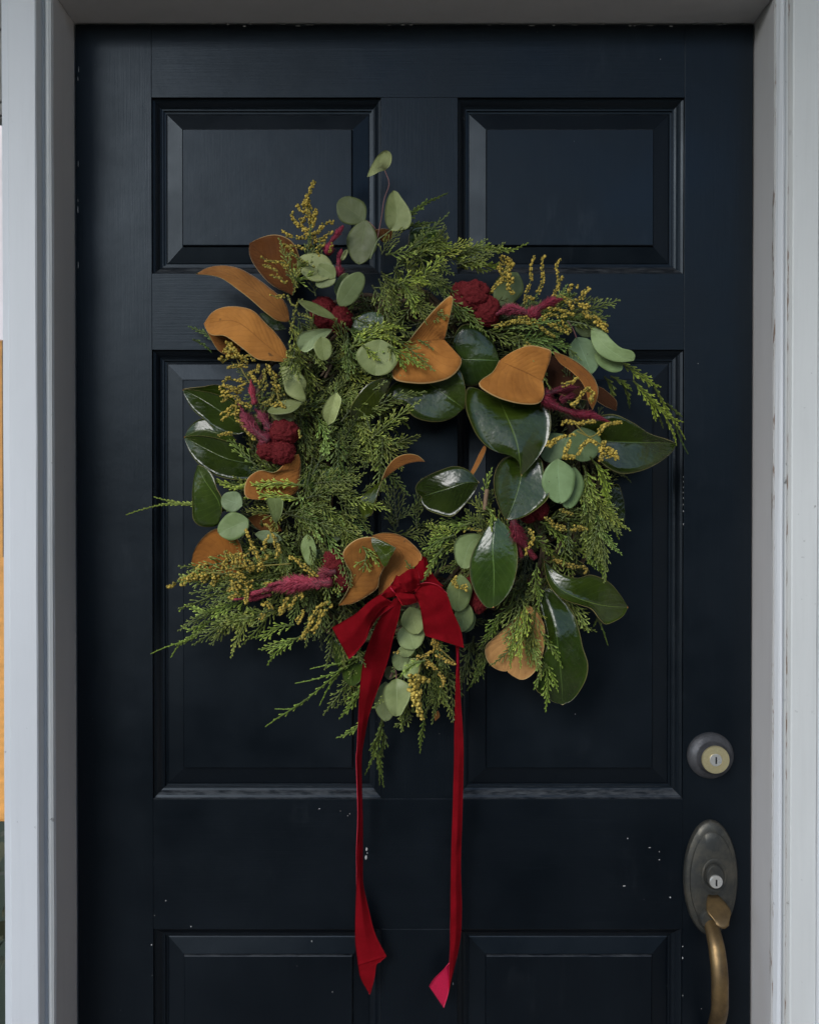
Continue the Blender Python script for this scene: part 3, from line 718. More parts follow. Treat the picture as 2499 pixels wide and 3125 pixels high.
cedar_path(3, [(1290, 640), (1380, 640), (1470, 620), (1565, 600)], (6, 4), .013, (.7, .75, .55), 36)
cedar_path(10, [(940, 960), (1060, 920), (1180, 900), (1300, 915)], (6, 4), .012, (.8, .85, .6), 36)
cedar_path(10, [(900, 480), (1050, 560), (1150, 640), (1260, 740)], (6, 5), .015, (.8, .85, .65), 42)
cedar_path(10, [(860, 440), (960, 600), (1050, 720), (1140, 820)], (6, 4), .014, (.6, .65, .5), 42)
cedar_path(3, [(740, 720), (680, 670), (640, 620), (590, 590)], (8, 8), .014, (.9, 1, .7), 40)
cedar_path(10, [(820, 60), (620, 90), (520, 60), (430, 90)], (7.5, 8), .012, (.9, 1, .6), 36)
cedar_path(10, [(560, 620), (640, 480), (700, 420), (830, 300)], (8, 8), .013, (1, 1.05, .8), 38)
cedar_path(9, [(60, 1850), (260, 1740), (420, 1700), (560, 1760), (640, 1830)], (10, 11), .014, G2, 36)
cedar_path(9, [(100, 1790), (240, 1680), (400, 1620), (560, 1600), (680, 1640)], (10, 11.5), .012, G2, 36)
cedar_path(9, [(480, 1820), (640, 1900), (760, 1980), (905, 2080)], (11, 12), .011, (1.4, 1.5, 1.1), 34)
cedar_path(9, [(520, 1850), (600, 1960), (680, 2100)], (11, 11), .010, (1.2, 1.3, .9), 30)
cedar_path(9, [(200, 1800), (300, 1900), (400, 1980)], (11, 11.5), .010, G2, 36)
cedar_path(9, [(560, 1160), (700, 1090), (820, 1080), (940, 1150)], (10, 10.5), .015, G2, 44)
cedar_path(9, [(640, 1120), (720, 1280), (760, 1400), (780, 1520)], (10.5, 11), .015, (1.35, 1.4, 1), 34)
cedar_path(9, [(840, 720), (960, 660), (1070, 700), (1240, 780)], (9, 8), .014, G2, 44)
cedar_path(9, [(860, 1060), (960, 960), (1040, 880), (1080, 820)], (9.5, 10), .014, G2, 44)
cedar_path(1, [(760, 1020), (770, 930), (790, 880), (840, 850)], (10, 11), .012, G1, 40)
cedar_path(1, [(700, 940), (780, 980), (830, 960), (880, 920)], (10, 11), .012, G1, 40)
# lower left
cedar_path(4, [(620, 560), (520, 600), (400, 640), (290, 600), (250, 630)], (8, 6), .014, (1.7, 1.85, 1.45), 42)
cedar_path(4, [(600, 640), (480, 680), (400, 690), (290, 780), (180, 820), (102, 855)], (7, 4), .007, (1.7, 1.85, 1.45), 34, .006)
cedar_path(4, [(420, 670), (330, 770), (260, 800), (208, 875)], (5, 4), .007, (1.7, 1.8, 1.45), 34)
cedar_path(4, [(380, 690), (310, 730), (260, 705)], (5, 4.5), .007, (1.7, 1.8, 1.45), 34)
cedar_path(4, [(720, 640), (620, 640), (560, 700), (555, 770)], (7, 6.5), .011, (1.7, 1.8, 1.45), 40)
cedar_path(4, [(860, 700), (760, 720), (700, 760), (640, 770)], (7, 6.5), .012, (1.7, 1.8, 1.45), 40)
cedar_path(4, [(900, 760), (820, 800), (760, 850), (715, 915)], (7, 6), .012, (1.3, 1.45, 1.1), 40)
cedar_path(4, [(860, 780), (760, 810), (700, 830), (668, 832)], (6.5, 6), .012, (1.3, 1.4, 1.1), 40)
cedar_path(4, [(1240, 840), (1120, 900), (1000, 920), (940, 935)], (6, 5), .006, (1.4, 1.6, 1.2), 32, .007)
cedar_path(4, [(1220, 870), (1080, 950), (960, 990), (862, 1010)], (5.5, 4), .006, (1.4, 1.6, 1.2), 30, .007)
cedar_path(4, [(1200, 860), (1060, 980), (940, 1080), (860, 1140), (755, 1145)], (5, 3.5), .007, (1.4, 1.6, 1.2), 32, .0065)
cedar_path(4, [(930, 1090), (840, 1150), (760, 1200), (705, 1240)], (4.5, 3), .007, (1.4, 1.6, 1.2), 32, .0065)
cedar_path(4, [(1100, 950), (1040, 1030), (990, 1130)], (4.5, 3.5), .005, (1.4, 1.6, 1.2), 30, .007)
cedar_path(4, [(1230, 980), (1200, 1060), (1150, 1130), (1095, 1200)], (5, 4), .013, (1, 1.15, .8), 36)
cedar_path(4, [(1240, 1180), (1190, 1240), (1130, 1280), (1078, 1298)], (4.5, 4), .010, (1.15, 1.3, 1.0), 34)
cedar_path(4, [(1330, 1180), (1300, 1290), (1270, 1350), (1300, 1400), (1330, 1560)], (4, 2.5), .012, (.55, .65, .5), 30)
cedar_path(6, [(620, 1560), (600, 1700), (560, 1850), (470, 2060)], (3.5, 2.5), .010, (.7, .8, .6), 26)
cedar_path(6, [(600, 1600), (640, 1750), (600, 1900), (600, 2150)], (3, 2), .012, (.35, .45, .4), 24)
cedar_path(6, [(1000, 1500), (980, 1620), (960, 1740), (955, 1870)], (5, 4), .008, (.8, .95, .7), 36)
cedar_path(6, [(1120, 1000), (1100, 1200), (1050, 1400), (980, 1560)], (5, 4.5), .014, (.5, .55, .4), 36)
cedar_path(6, [(1560, 900), (1500, 1050), (1450, 1200), (1360, 1320)], (6, 5), .010, (.5, .6, .5), 34)
cedar_path(6, [(1510, 950), (1480, 1060), (1515, 1220)], (6, 5.5), .008, (.45, .55, .45), 34)
cedar_path(6, [(880, 1540), (800, 1600), (720, 1640)], (4.5, 4), .009, (.5, .55, .5), 38)
cedar_path(6, [(1000, 1050), (900, 1080), (840, 1130), (780, 1190)], (9, 9.5), .010, (1.3, 1.5, 1.1), 30)
# around the star leaf
cedar_path(6, [(420, -20), (470, 80), (540, 130), (600, 230)], (11, 12), .013, (1.2, 1.25, .7), 42)
cedar_path(6, [(490, 110), (470, 200), (450, 280)], (11.5, 12), .014, (1.1, 1.1, .6), 56)
cedar_path(4, [(1490, 500), (1480, 420), (1440, 360)], (10, 11), .009, (.5, .5, .35), 42)
cedar_path(4, [(1640, 300), (1580, 380), (1560, 430), (1525, 490)], (9.5, 12), .010, (1.15, 1.3, 1.0), 36)
cedar_path(4, [(1700, 230), (1620, 260), (1570, 300), (1530, 350)], (8, 9), .013, (1, 1.2, .85), 40)
cedar_path(5, [(560, 440), (540, 350), (560, 300), (580, 240)], (8, 9), .009, (1.1, 1.2, .8), 40)
cedar_path(5, [(540, 470), (580, 520), (570, 580), (580, 620)], (10.5, 11.5), .009, (1.5, 1.6, 1.1), 30)
cedar_path(5, [(520, 540), (420, 560), (300, 570), (210, 640)], (7, 6), .014, (1, 1.15, .8), 40)
cedar_path(5, [(460, 570), (360, 600), (280, 640), (200, 690)], (8, 7), .013, (1, 1.15, .8), 40)
cedar_path(5, [(400, 640), (300, 720), (220, 770), (160, 800)], (7, 7), .012, (.9, 1.05, .8), 40)
# lower right
cedar_path(5, [(760, 1030), (770, 1150), (740, 1270), (745, 1420)], (9.5, 11), .015, G2, 32)
cedar_path(5, [(740, 1060), (720, 1180), (690, 1290), (685, 1420)], (9.5, 10.5), .013, (1.2, 1.3, .85), 34)
cedar_path(5, [(860, 1200), (900, 1260), (950, 1330), (990, 1420)], (8, 9), .010, (1, 1.15, .9), 36)
cedar_path(5, [(880, 1380), (900, 1470), (900, 1560), (890, 1675)], (8, 8), .011, (1.4, 1.6, 1.2), 36)
cedar_path(5, [(890, 1390), (930, 1460), (965, 1560)], (8, 8), .008, (1.4, 1.6, 1.2), 34)
cedar_path(5, [(880, 1400), (850, 1480), (820, 1545)], (8, 8), .008, (1.0, 1.2, 1.0), 34)
cedar_path(5, [(840, 800), (830, 900), (850, 980), (850, 1090)], (9, 9), .012, (1, 1.15, .9), 40)
cedar_path(5, [(700, 1040), (620, 1120), (560, 1220), (500, 1300)], (8, 7), .014, (.75, .9, .7), 38)
cedar_path(5, [(560, 1260), (500, 1400), (470, 1480), (430, 1550)], (6, 5), .006, (.7, .85, .7), 32)
cedar_path(5, [(1110, 230), (1150, 350), (1180, 500), (1160, 640), (1240, 860), (1243, 905)], (8, 7), .016, (1.4, 1.55, 1.0), 30)
cedar_path(5, [(1150, 180), (1220, 280), (1250, 420), (1280, 560), (1320, 665)], (8, 7), .015, (1.5, 1.6, 1.0), 28)
cedar_path(5, [(1140, 600), (1160, 700), (1200, 800), (1230, 890)], (7.5, 6.5), .013, (1.3, 1.5, 1.0), 28)
cedar_path(5, [(1100, 640), (1130, 740), (1180, 840)], (7, 6.5), .012, (1.0, 1.2, .8), 28)
cedar_path(5, [(1200, 200), (1280, 260), (1350, 290), (1390, 330)], (5, 3.5), .007, (.5, .6, .5), 28)
cedar_path(5, [(1190, 1120), (1220, 1180), (1255, 1285)], (4, 3.5), .0035, (.9, 1.1, .9), 28, .008)
cedar_path(5, [(1195, 1125), (1170, 1175)], (4, 4), .003, (.9, 1.1, .9), 28, .006)
cedar_path(5, [(860, 560), (930, 600), (1000, 660), (1070, 690)], (8, 8), .014, (.9, 1.05, .75), 40)
cedar_path(5, [(800, 640), (880, 700), (930, 760)], (8, 8), .014, (.9, .95, .6), 44)

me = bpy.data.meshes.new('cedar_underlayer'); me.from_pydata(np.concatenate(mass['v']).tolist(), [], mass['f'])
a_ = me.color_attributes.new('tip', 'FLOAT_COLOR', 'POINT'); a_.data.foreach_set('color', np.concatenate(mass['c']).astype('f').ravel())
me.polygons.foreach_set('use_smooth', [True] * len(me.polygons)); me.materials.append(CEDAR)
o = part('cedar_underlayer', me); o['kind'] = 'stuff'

# --- magnolia leaves
U = 'under'; T = 'top'
DK = (.26, .22, .22)
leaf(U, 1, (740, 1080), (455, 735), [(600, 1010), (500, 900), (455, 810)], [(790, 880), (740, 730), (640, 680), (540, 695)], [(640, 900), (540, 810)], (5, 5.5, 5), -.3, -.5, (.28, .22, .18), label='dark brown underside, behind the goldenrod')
leaf(U, 1, (718, 1255), (105, 940), [(640, 1245), (560, 1190), (470, 1110), (380, 1040), (270, 965), (190, 945)], [(712, 1180), (680, 1110), (590, 1030), (480, 950), (370, 895), (260, 882), (170, 900)], None, (8, 8.5, 5.5), .0, .9, (.68, .66, .62), wav=.2)
leaf(U, 1, (705, 1520), (155, 1265), [(600, 1510), (510, 1500), (400, 1420), (290, 1345), (215, 1342), (180, 1320)], [(700, 1440), (630, 1330), (560, 1260), (480, 1180), (400, 1155), (290, 1155), (210, 1190)], [(560, 1400), (360, 1250)], (8.5, 9, 7), .2, .7, (.95, .92, .8), wav=.25)
leaf(U, 1, (350, 1480), (158, 1270), [(260, 1450), (200, 1360)], [(400, 1440), (330, 1340), (230, 1310)], None, (6, 6, 6.5), .0, .4, (.5, .45, .4))
leaf(U, 2, (140, 600), (355, 580), [(165, 588), (220, 520), (300, 425), (372, 357), (393, 346), (399, 352), (398, 385), (380, 470)], [(100, 680), (85, 780), (200, 810), (300, 805), (385, 778), (430, 735), (447, 695), (444, 680), (410, 640)], [(200, 600), (280, 583)], (9, 9.5, 9), 1.5, .6, (.95, .9, .78), 40, wav=.1)
leaf(U, 2, (645, 690), (872, 797), [(700, 650), (800, 610), (880, 622), (917, 637), (919, 642), (910, 690), (888, 750)], [(610, 750), (535, 812), (590, 862), (690, 903), (790, 920), (855, 912), (880, 870)], [(700, 715), (790, 755)], (10, 10.5, 10), .8, -.7, (.9, .86, .72), 36, wav=.1)
leaf(U, 2, (922, 640), (1133, 948), [(960, 700), (1020, 745), (1075, 800), (1100, 850), (1112, 905)], [(1000, 668), (1080, 718), (1140, 780), (1163, 840), (1155, 900)], None, (9, 11, 10), 0, -.8, (.8, .72, .6), wav=.1)
leaf(U, 2, (900, 650), (1130, 900), [(880, 720), (900, 820), (1000, 880)], [(980, 700), (1060, 770), (1100, 830)], None, (7, 7.5, 7), -.6, 0, (.10, .07, .08), label='shadowed brown leaf inside the curled one')  # tint this dark holds the shade inside the curl
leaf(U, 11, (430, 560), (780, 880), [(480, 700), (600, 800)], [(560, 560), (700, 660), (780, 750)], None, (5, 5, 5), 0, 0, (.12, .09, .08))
leaf(U, 3, (900, 900), (968, 665), [(690, 890), (695, 800), (760, 752), (840, 762), (880, 730), (925, 680)], [(960, 860), (975, 790), (978, 700)], None, (8, 8.5, 9), 0, .5, (.75, .68, .6), 34)
leaf(T, 3, (1310, 1000), (1405, 800), [(1285, 950), (1290, 900), (1330, 860), (1370, 830)], [(1350, 985), (1368, 930), (1385, 860)], None, (10.5, 11, 11), 0, -.5, (1.4, 1.2, .7))
leaf(U, 3, (1404, 804), (1632, 705), [(1430, 742), (1470, 692), (1530, 666), (1590, 672)], [(1430, 785), (1480, 747), (1540, 716), (1600, 705)], None, (11, 11.5, 11.5), 0, .5, (.95, .88, .8))
leaf(U, 4, (600, 400), (315, 385), [(560, 250), (450, 195), (370, 250), (328, 320)], [(560, 472), (480, 430), (400, 418), (335, 398)], [(500, 335), (400, 350)], (7, 7, 6), .3, .4, (.72, .62, .4))
leaf(U, 4, (600, 480), (480, 440), [(560, 420), (510, 420)], [(580, 500), (530, 480)], None, (6.5, 6.5, 6.5), 0, 0, (.6, .5, .35))
leaf(U, 4, (1090, 600), (1393, 296), [(1130, 540), (1155, 480), (1160, 430), (1128, 375), (1115, 320), (1180, 255), (1270, 240), (1330, 265)], [(1160, 592), (1250, 545), (1298, 505), (1305, 460), (1330, 400), (1370, 340)], [(1180, 480), (1260, 380)], (9.5, 10.5, 11.5), .5, .3, (.55, .52, .4), 40, label='olive brown cupped underside beside the bow')
leaf(T, 4, (1262, 240), (1394, 297), [(1330, 262)], [(1268, 285), (1300, 345), (1335, 398), (1366, 345)], None, (11.6, 12.2, 12.4), .0, 0, (1.5, 1.4, .6))
leaf(U, 4, (1265, 233), (1300, 546), [(1300, 300), (1345, 350), (1330, 400), (1308, 470)], [(1330, 217), (1410, 228), (1480, 275), (1530, 345), (1480, 410), (1400, 450), (1340, 520)], None, (10.5, 10, 9.5), -.3, -.5, (.85, .82, .8), 34)
leaf(U, 5, (790, 1045), (665, 1437), [(690, 1150), (600, 1230), (540, 1290), (540, 1350), (570, 1400), (620, 1430)], [(830, 1080), (877, 1150), (887, 1230), (875, 1330), (845, 1410), (800, 1465), (750, 1485), (695, 1460)], [(750, 1150), (700, 1320)], (7, 7.5, 8), .3, .2, (1.05, 1.3, 1.9), 36, label='pale tan underside with notched end')
leaf(U, 5, (530, 112), (402, 318), [(500, 165), (475, 220), (440, 285)], [(542, 125), (505, 220), (440, 312)], None, (7, 8, 7), 0, -.3, (.65, .6, .55))
leaf(U, 6, (1110, 1490), (1085, 1585), [(1075, 1530)], [(1125, 1540)], None, (4, 4, 4), 0, 0, (.6, .6, .6))
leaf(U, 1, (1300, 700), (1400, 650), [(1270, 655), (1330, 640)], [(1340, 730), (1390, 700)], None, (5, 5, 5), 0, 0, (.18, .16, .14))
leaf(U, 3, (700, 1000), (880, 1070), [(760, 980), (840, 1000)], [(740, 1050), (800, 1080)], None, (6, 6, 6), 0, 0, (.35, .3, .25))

leaf(T, 2, (235, 780), (458, 942), [(330, 770), (430, 738), (458, 800), (466, 870)], [(140, 785), (70, 830), (45, 890), (105, 903), (150, 930), (180, 975), (240, 1004), (330, 1012), (400, 990)], [(300, 828), (390, 890)], (7.0, 8.2, 8.2), .5, .5, (1.1, 1.1, .9), 40, wav=.15)
leaf(T, 2, (450, 683), (645, 690), [(400, 600), (450, 500), (540, 520), (610, 590)], [(430, 740), (470, 822), (560, 802), (620, 762)], [(540, 684)], (7, 7.5, 7), -.4, .3, (1.3, 1.4, 1.8))
leaf(T, 2, (640, 890), (757, 1297), [(480, 830), (465, 920), (490, 1010), (530, 1090), (590, 1150), (660, 1180), (722, 1196), (748, 1240)], [(800, 900), (890, 910), (915, 1000), (905, 1090), (860, 1180), (805, 1250)], [(690, 1000), (735, 1120), (752, 1220)], (8.5, 10.5, 10.5), -.9, .2, (1.1, 1.1, .9), 42, wav=.2)
leaf(T, 3, (1440, 260), (1245, 485), [(1462, 250), (1430, 340), (1400, 410), (1345, 468), (1290, 495)], [(1340, 290), (1270, 370), (1240, 430)], [(1330, 380)], (9.2, 9.6, 8.5), .0, -.5, (1.2, 1.0, .6))
leaf(T, 5, (1130, 60), (1652, 100), [(1100, 0), (1170, -45), (1280, -70), (1400, -20), (1500, 45), (1590, 75)], [(1160, 150), (1250, 240), (1330, 278), (1440, 265), (1560, 210), (1640, 140)], [(1230, 85), (1440, 95)], (6.5, 7.5, 6), .7, .1, (.85, .85, .6), 36, wav=.1)
leaf(T, 5, (500, 330), (165, 412), [(450, 268), (400, 240), (345, 235), (280, 255), (200, 290), (140, 335), (130, 375)], [(470, 390), (400, 480), (340, 530), (260, 515), (200, 490), (168, 450)], [(430, 330), (300, 370)], (9, 9, 7), -.6, 0, (.75, .75, .6), 34, wav=.15)
leaf(T, 5, (760, 190), (662, 550), [(660, 180), (615, 225), (590, 290), (590, 370), (610, 450), (640, 520)], [(860, 190), (880, 270), (912, 370), (905, 420), (830, 492), (740, 540)], [(742, 320), (710, 430)], (8, 9.2, 9.5), .45, .1, (1.1, 1.15, 1.0), 36)
leaf(T, 5, (602, 532), (585, 1063), [(550, 590), (500, 670), (457, 760), (445, 850), (460, 930), (500, 1010), (545, 1060)], [(670, 590), (710, 660), (727, 750), (720, 850), (690, 950), (640, 1020)], [(580, 700), (588, 850)], (10.5, 11.5, 10.5), -.35, -.1, (1.5, 1.7, 2.0), 40)
leaf(T, 5, (880, 790), (1373, 1060), [(900, 900), (950, 980), (1010, 1020), (1090, 1045), (1160, 1070), (1200, 1120), (1240, 1160), (1290, 1145), (1345, 1110)], [(940, 840), (1010, 875), (1080, 888), (1150, 870), (1210, 885), (1270, 920), (1325, 985)], [(950, 930), (1060, 1000), (1180, 1040), (1280, 1056)], (7, 9, 7), .4, .2, (1.2, 1.2, .9), 44, wav=.15)
leaf(T, 5, (875, 950), (988, 1630), [(855, 1010), (880, 1120), (905, 1250), (860, 1400), (832, 1540), (880, 1580), (930, 1612)], [(925, 950), (985, 1010), (1050, 1090), (1085, 1190), (1110, 1300), (1138, 1390), (1130, 1470), (1090, 1550), (1040, 1608)], [(940, 1150), (968, 1350), (985, 1520)], (6, 8.5, 6.5), -.8, -.3, (.85, .95, .9), 44, wav=.2)
leaf(T, 5, (1240, 470), (1355, 520), [(1260, 380), (1310, 338), (1345, 420)], [(1270, 570), (1325, 603), (1350, 570)], None, (4, 4, 4), 0, 0, (.6, .6, .6))
leaf(T, 5, (985, 700), (1150, 870), [(1050, 690), (1058, 770), (1110, 805), (1143, 845)], [(960, 780), (1040, 850), (1100, 875)], None, (5, 5.5, 5), 0, .5, (.45, .45, .4))
leaf(T, 3, (660, 420), (360, 322), [(560, 305), (450, 312)], [(600, 390), (500, 350)], None, (5, 5, 4.5), 0, .3, (.9, .9, .7))
leaf(T, 3, (700, 540), (357, 325), [(640, 400), (520, 345), (420, 328)], [(640, 562), (530, 532), (470, 482), (410, 430), (375, 372)], [(560, 440), (450, 370)], (6, 6.3, 5), .0, .5, (1, 1, .8))
leaf(T, 3, (640, 590), (367, 580), [(560, 510), (470, 477), (430, 490), (388, 530)], [(540, 610), (430, 590)], None, (5.8, 6, 5), .2, -.6, (1.1, 1.1, .9))
leaf(T, 3, (760, 720), (364, 573), [(680, 620), (600, 598), (500, 573), (420, 568)], [(740, 790), (640, 800), (540, 780), (470, 740), (410, 680), (378, 615)], [(600, 690), (470, 630)], (6.5, 7, 5.2), .2, .5, (.9, .9, .7), 32)
leaf(T, 3, (560, 985), (436, 722), [(540, 1040), (490, 1050), (440, 1040), (413, 1010), (408, 940), (408, 860), (418, 780)], [(562, 900), (535, 845), (515, 780), (480, 738)], [(545, 910), (470, 795)], (7.5, 7.8, 7), -.2, -1.0, (1.5, 1.5, 1.5), 36)
leaf(T, 1, (700, 1300), (520, 1200), [(620, 1310), (550, 1240)], [(640, 1240), (560, 1195)], None, (5, 5, 5), 0, 0, (.8, 1, .8))
leaf(T, 6, (300, 900), (240, 1120), [(200, 870), (188, 960), (205, 1060)], [(330, 1000), (290, 1080)], None, (5, 5, 4.5), 0, -.8, (1.5, 1.5, 1.6))
leaf(T, 6, (440, 1020), (350, 1285), [(330, 1030), (268, 1110), (285, 1220)], [(460, 1100), (430, 1230)], None, (4.5, 4.5, 4), 0, -.2, (1.8, 1.9, 1.5))
leaf(T, 1, (1500, 760), (1715, 700), [(1520, 640), (1620, 620), (1690, 650)], [(1560, 800), (1660, 790)], None, (4, 4, 4), 0, .3, (1.2, 1.4, 1.4))
leaf(T, 1, (1330, 1200), (1150, 1380), [(1240, 1185), (1140, 1230), (1120, 1300)], [(1340, 1280), (1250, 1380)], None, (7.5, 7.5, 7), 0, -.2, (1.2, 1.5, 1.6))
leaf(T, 3, (1180, 790), (975, 810), [(1150, 740), (1060, 735), (990, 770)], [(1150, 850), (1050, 860), (990, 840)], None, (7, 7, 7), 0, 0, (2.2, 2.4, 1.4))

# --- eucalyptus
PALE = (1.25, 1.22, 1.1); MID = (.8, .85, .8); OLV = (.38, .42, .30); BLU = (.80, .95, 1.0); DIM = (.45, .52, .45)
leaf('euc', 1, (1345, 258), (1228, 300), [(1378, 225), (1391, 185), (1385, 143), (1350, 122), (1300, 158), (1252, 235)], [(1310, 265), (1262, 290)], [(1320, 240), (1265, 265)], (4.5, 5.5, 5), .2, .3, (1.3, 1.3, 1.15), 24)
leaf('euc', 1, (1380, 652), (1400, 388), [(1440, 655), (1500, 632), (1521, 575), (1505, 510), (1455, 435), (1425, 395)], [(1352, 605), (1345, 550), (1352, 480), (1372, 420)], [(1420, 600), (1425, 520), (1410, 440)], (8.5, 8.5, 7.5), .35, -.2, (.88, .92, .75), 26)
euc(1, 1215, 590, 1040, 455, 185, 4.5, 0, .1, OLV); euc(1, 1222, 582, 1170, 872, 195, 5.5, .3, .1, OLV)
euc(1, 1015, 935, 770, 850, 180, 9, .5, .1, PALE); euc(1, 1020, 960, 905, 880, 110, 9.5, -.3, .1, (.95, 1, .85)); euc(1, 1024, 965, 890, 1010, 80, 9.3, 0, .1, (.8, .85, .7))
euc(1, 1045, 1150, 1195, 930, 150, 8.5, .3, .1, (.55, .64, .5)); euc(1, 1030, 1080, 1100, 935, 90, 8, .3, .1, (.6, .68, .55))
euc(1, 1062, 850, 1098, 778, 30, 8.5, .2, .1, PALE); euc(1, 1020, 1228, 772, 1110, 62, 10.5, .6, .1, (.62, .66, .5), .4)
leaf('euc', 1, (1003, 1303), (790, 1440), [(940, 1300), (860, 1310), (785, 1335), (765, 1390)], [(965, 1345), (925, 1385), (870, 1430), (825, 1453)], [(920, 1330), (840, 1390)], (10, 11, 10.5), .2, .4, (1.2, 1.35, 1.35), 24)
euc(1, 930, 1350, 950, 1508, 118, 10, -.2, .15, (.85, .92, .65))
euc(3, 1400, 60, 1368, 250, 220, 9.5, 0, .2, (.92, .98, .75))
leaf('euc', 3, (1000, 330), (872, 203), [(1005, 388), (960, 378), (905, 345), (888, 290)], [(1010, 290), (975, 235), (925, 205)], [(985, 300), (920, 250)], (9.5, 10.2, 9.5), .1, .4, (1.2, 1.2, 1.0), 22)
leaf('euc', 3, (1165, 340), (1122, 510), [(1130, 365), (1095, 425), (1095, 468)], [(1192, 370), (1180, 430), (1152, 495)], [(1145, 420), (1130, 470)], (11, 12, 11.5), .1, .3, (1.3, 1.35, 1.05), 22, .2)
euc(3, 985, 393, 805, 440, 70, 9, .6, .1, (.7, .72, .55), .3); euc(3, 945, 480, 820, 450, 70, 8, -.2, .1, (.6, .62, .45))
euc(3, 672, 935, 562, 895, 112, 7.5, .1, .1, BLU); euc(3, 705, 1010, 545, 1080, 140, 8, .2, .1, (.65, .82, .6))
leaf('euc', 3, (840, 895), (850, 1030), [(800, 900), (815, 960), (835, 1010)], [(882, 900), (878, 980)], None, (9.5, 10, 10), .0, .5, (.75, .85, .6), 20)
euc(3, 740, 1085, 880, 1115, 62, 8, 0, .1, (.55, .65, .6), .5); euc(4, 925, 225, 945, 388, 80, 9, .4, .1, (.78, .95, .7)); euc(4, 1040, 300, 970, 400, 90, 8, -.3, .1, (.55, .65, .5))
euc(3, 1210, 1045, 1140, 1125, 60, 8, 0, .1, DIM)
leaf('euc', 2, (1128, 515), (1350, 690), [(1185, 525), (1235, 580), (1285, 622), (1345, 640), (1360, 668)], [(1125, 570), (1142, 620), (1175, 660), (1245, 694), (1310, 697)], [(1180, 590), (1260, 655)], (7.5, 8.5, 8), .1, .2, (.92, 1.15, .98), 26)
euc(2, 1145, 655, 1292, 735, 92, 7, 0, .1, (.72, .95, .78)); euc(2, 1050, 566, 1130, 758, 155, 6.5, .1, .1, (.68, .92, .98)); euc(2, 1040, 505, 1130, 560, 58, 6.5, .4, .1, (.5, .58, .55))
euc(2, 850, 540, 880, 670, 115, 7.5, .1, .1, (.6, .76, .7)); euc(2, 985, 1080, 880, 1215, 150, 7.2, .2, .1, (.5, .68, .62)); euc(2, 1080, 1040, 1090, 1222, 190, 8, 0, .1, (.55, .75, .68))
euc(5, 960, 192, 975, 452, 192, 9.5, .1, .12, (.72, .98, .88)); euc(5, 1060, 240, 1020, 483, 140, 8.8, -.1, .1, (.62, .85, .72))
euc(2, 740, 225, 640, 400, 150, 4.5, 0, .1, (.45, .55, .4))
leaf('euc', 5, (525, 640), (400, 832), [(470, 628), (400, 640), (362, 675), (355, 740), (372, 800)], [(500, 690), (470, 760), (440, 830)], [(450, 690), (420, 770)], (9, 9.8, 9.5), .1, .3, (1.0, 1.18, 1.0), 24)
euc(5, 395, 870, 375, 1085, 148, 8.5, .1, .1, (.62, .74, .52)); euc(5, 430, 1035, 395, 1205, 112, 8, .2, .1, (.62, .74, .55)); euc(5, 460, 1085, 420, 1205, 80, 7.5, 0, .1, (.4, .5, .36))
euc(6, 860, 582, 925, 822, 205, 8, .2, .12, (.92, 1.0, .8)); euc(6, 840, 730, 905, 952, 250, 7.5, -.1, .12, (1.12, 1.25, 1.1)); euc(6, 820, 905, 850, 1020, 150, 7.2, 0, .1, (.95, 1.05, .85))
euc(6, 790, 960, 770, 1140, 150, 6.8, .1, .1, (.6, .68, .55)); euc(6, 940, 1035, 820, 1200, 150, 7, .2, .1, (.9, 1.05, .75))
leaf('euc', 6, (745, 1208), (745, 1542), [(700, 1235), (640, 1290), (630, 1370), (655, 1460), (700, 1530)], [(810, 1230), (875, 1285), (860, 1390), (820, 1470), (785, 1530)], [(748, 1300), (750, 1420)], (6, 6.8, 6.2), .2, .1, (1.0, 1.08, .92), 26)
euc(6, 650, 1240, 655, 1585, 195, 4.5, .2, .1, (.5, .56, .46)); euc(6, 700, 1100, 680, 1220, 100, 5, 0, .1, (.32, .28, .22))

# --- stalks
def twig(z, pts, d, r_=.0008, col=STEM):
    q = spline([zp(z, p) for p in pts], 16)
    part('twig', mesh_of('twig', *tube_geo([at(q[i, 0], q[i, 1], (d[0] + (d[1] - d[0]) * i / 15) / 100) for i in range(16)], [r_] * 16, 6), True), col)
PINK = flat('pink_stalk', (.22, .10, .09), .6); GST = flat('green_stalk', (.16, .20, .09), .6)
twig(1, [(1345, 258), (1362, 300), (1375, 340), (1340, 450), (1325, 560), (1305, 660), (1295, 720)], (5, 7), .0006, PINK)
twig(1, [(1425, 520), (1410, 600), (1378, 655), (1330, 690), (1300, 715), (1250, 840)], (6.6, 8), .0008, GST)
twig(9, [(240, 430), (300, 480), (345, 530)], (5, 6), .0006, PINK)
twig(6, [(745, 1210), (742, 1150), (720, 1110)], (6, 6), .0008, PINK); twig(6, [(730, 1110), (690, 1200)], (5, 6), .0006, PINK)
twig(2, [(1050, 570), (1030, 520), (1000, 480)], (7, 7), .0008, PINK); twig(2, [(1130, 515), (1080, 495), (1000, 480)], (7.5, 7), .0008, GST)
twig(6, [(820, 570), (822, 525), (880, 530), (935, 545)], (12, 12), .0006, GST); twig(5, [(535, 490), (540, 430), (548, 370)], (9, 9), .0028, flat('brown_twig', (.22, .14, .08), .8))
twig(10, [(330, 190), (380, 90), (420, 0)], (8, 8), .0018); twig(10, [(290, 170), (360, 60), (380, -40)], (7.5, 8), .0014); twig(5, [(1085, 20), (1140, 60), (1200, 110)], (10, 10), .0011, GST)

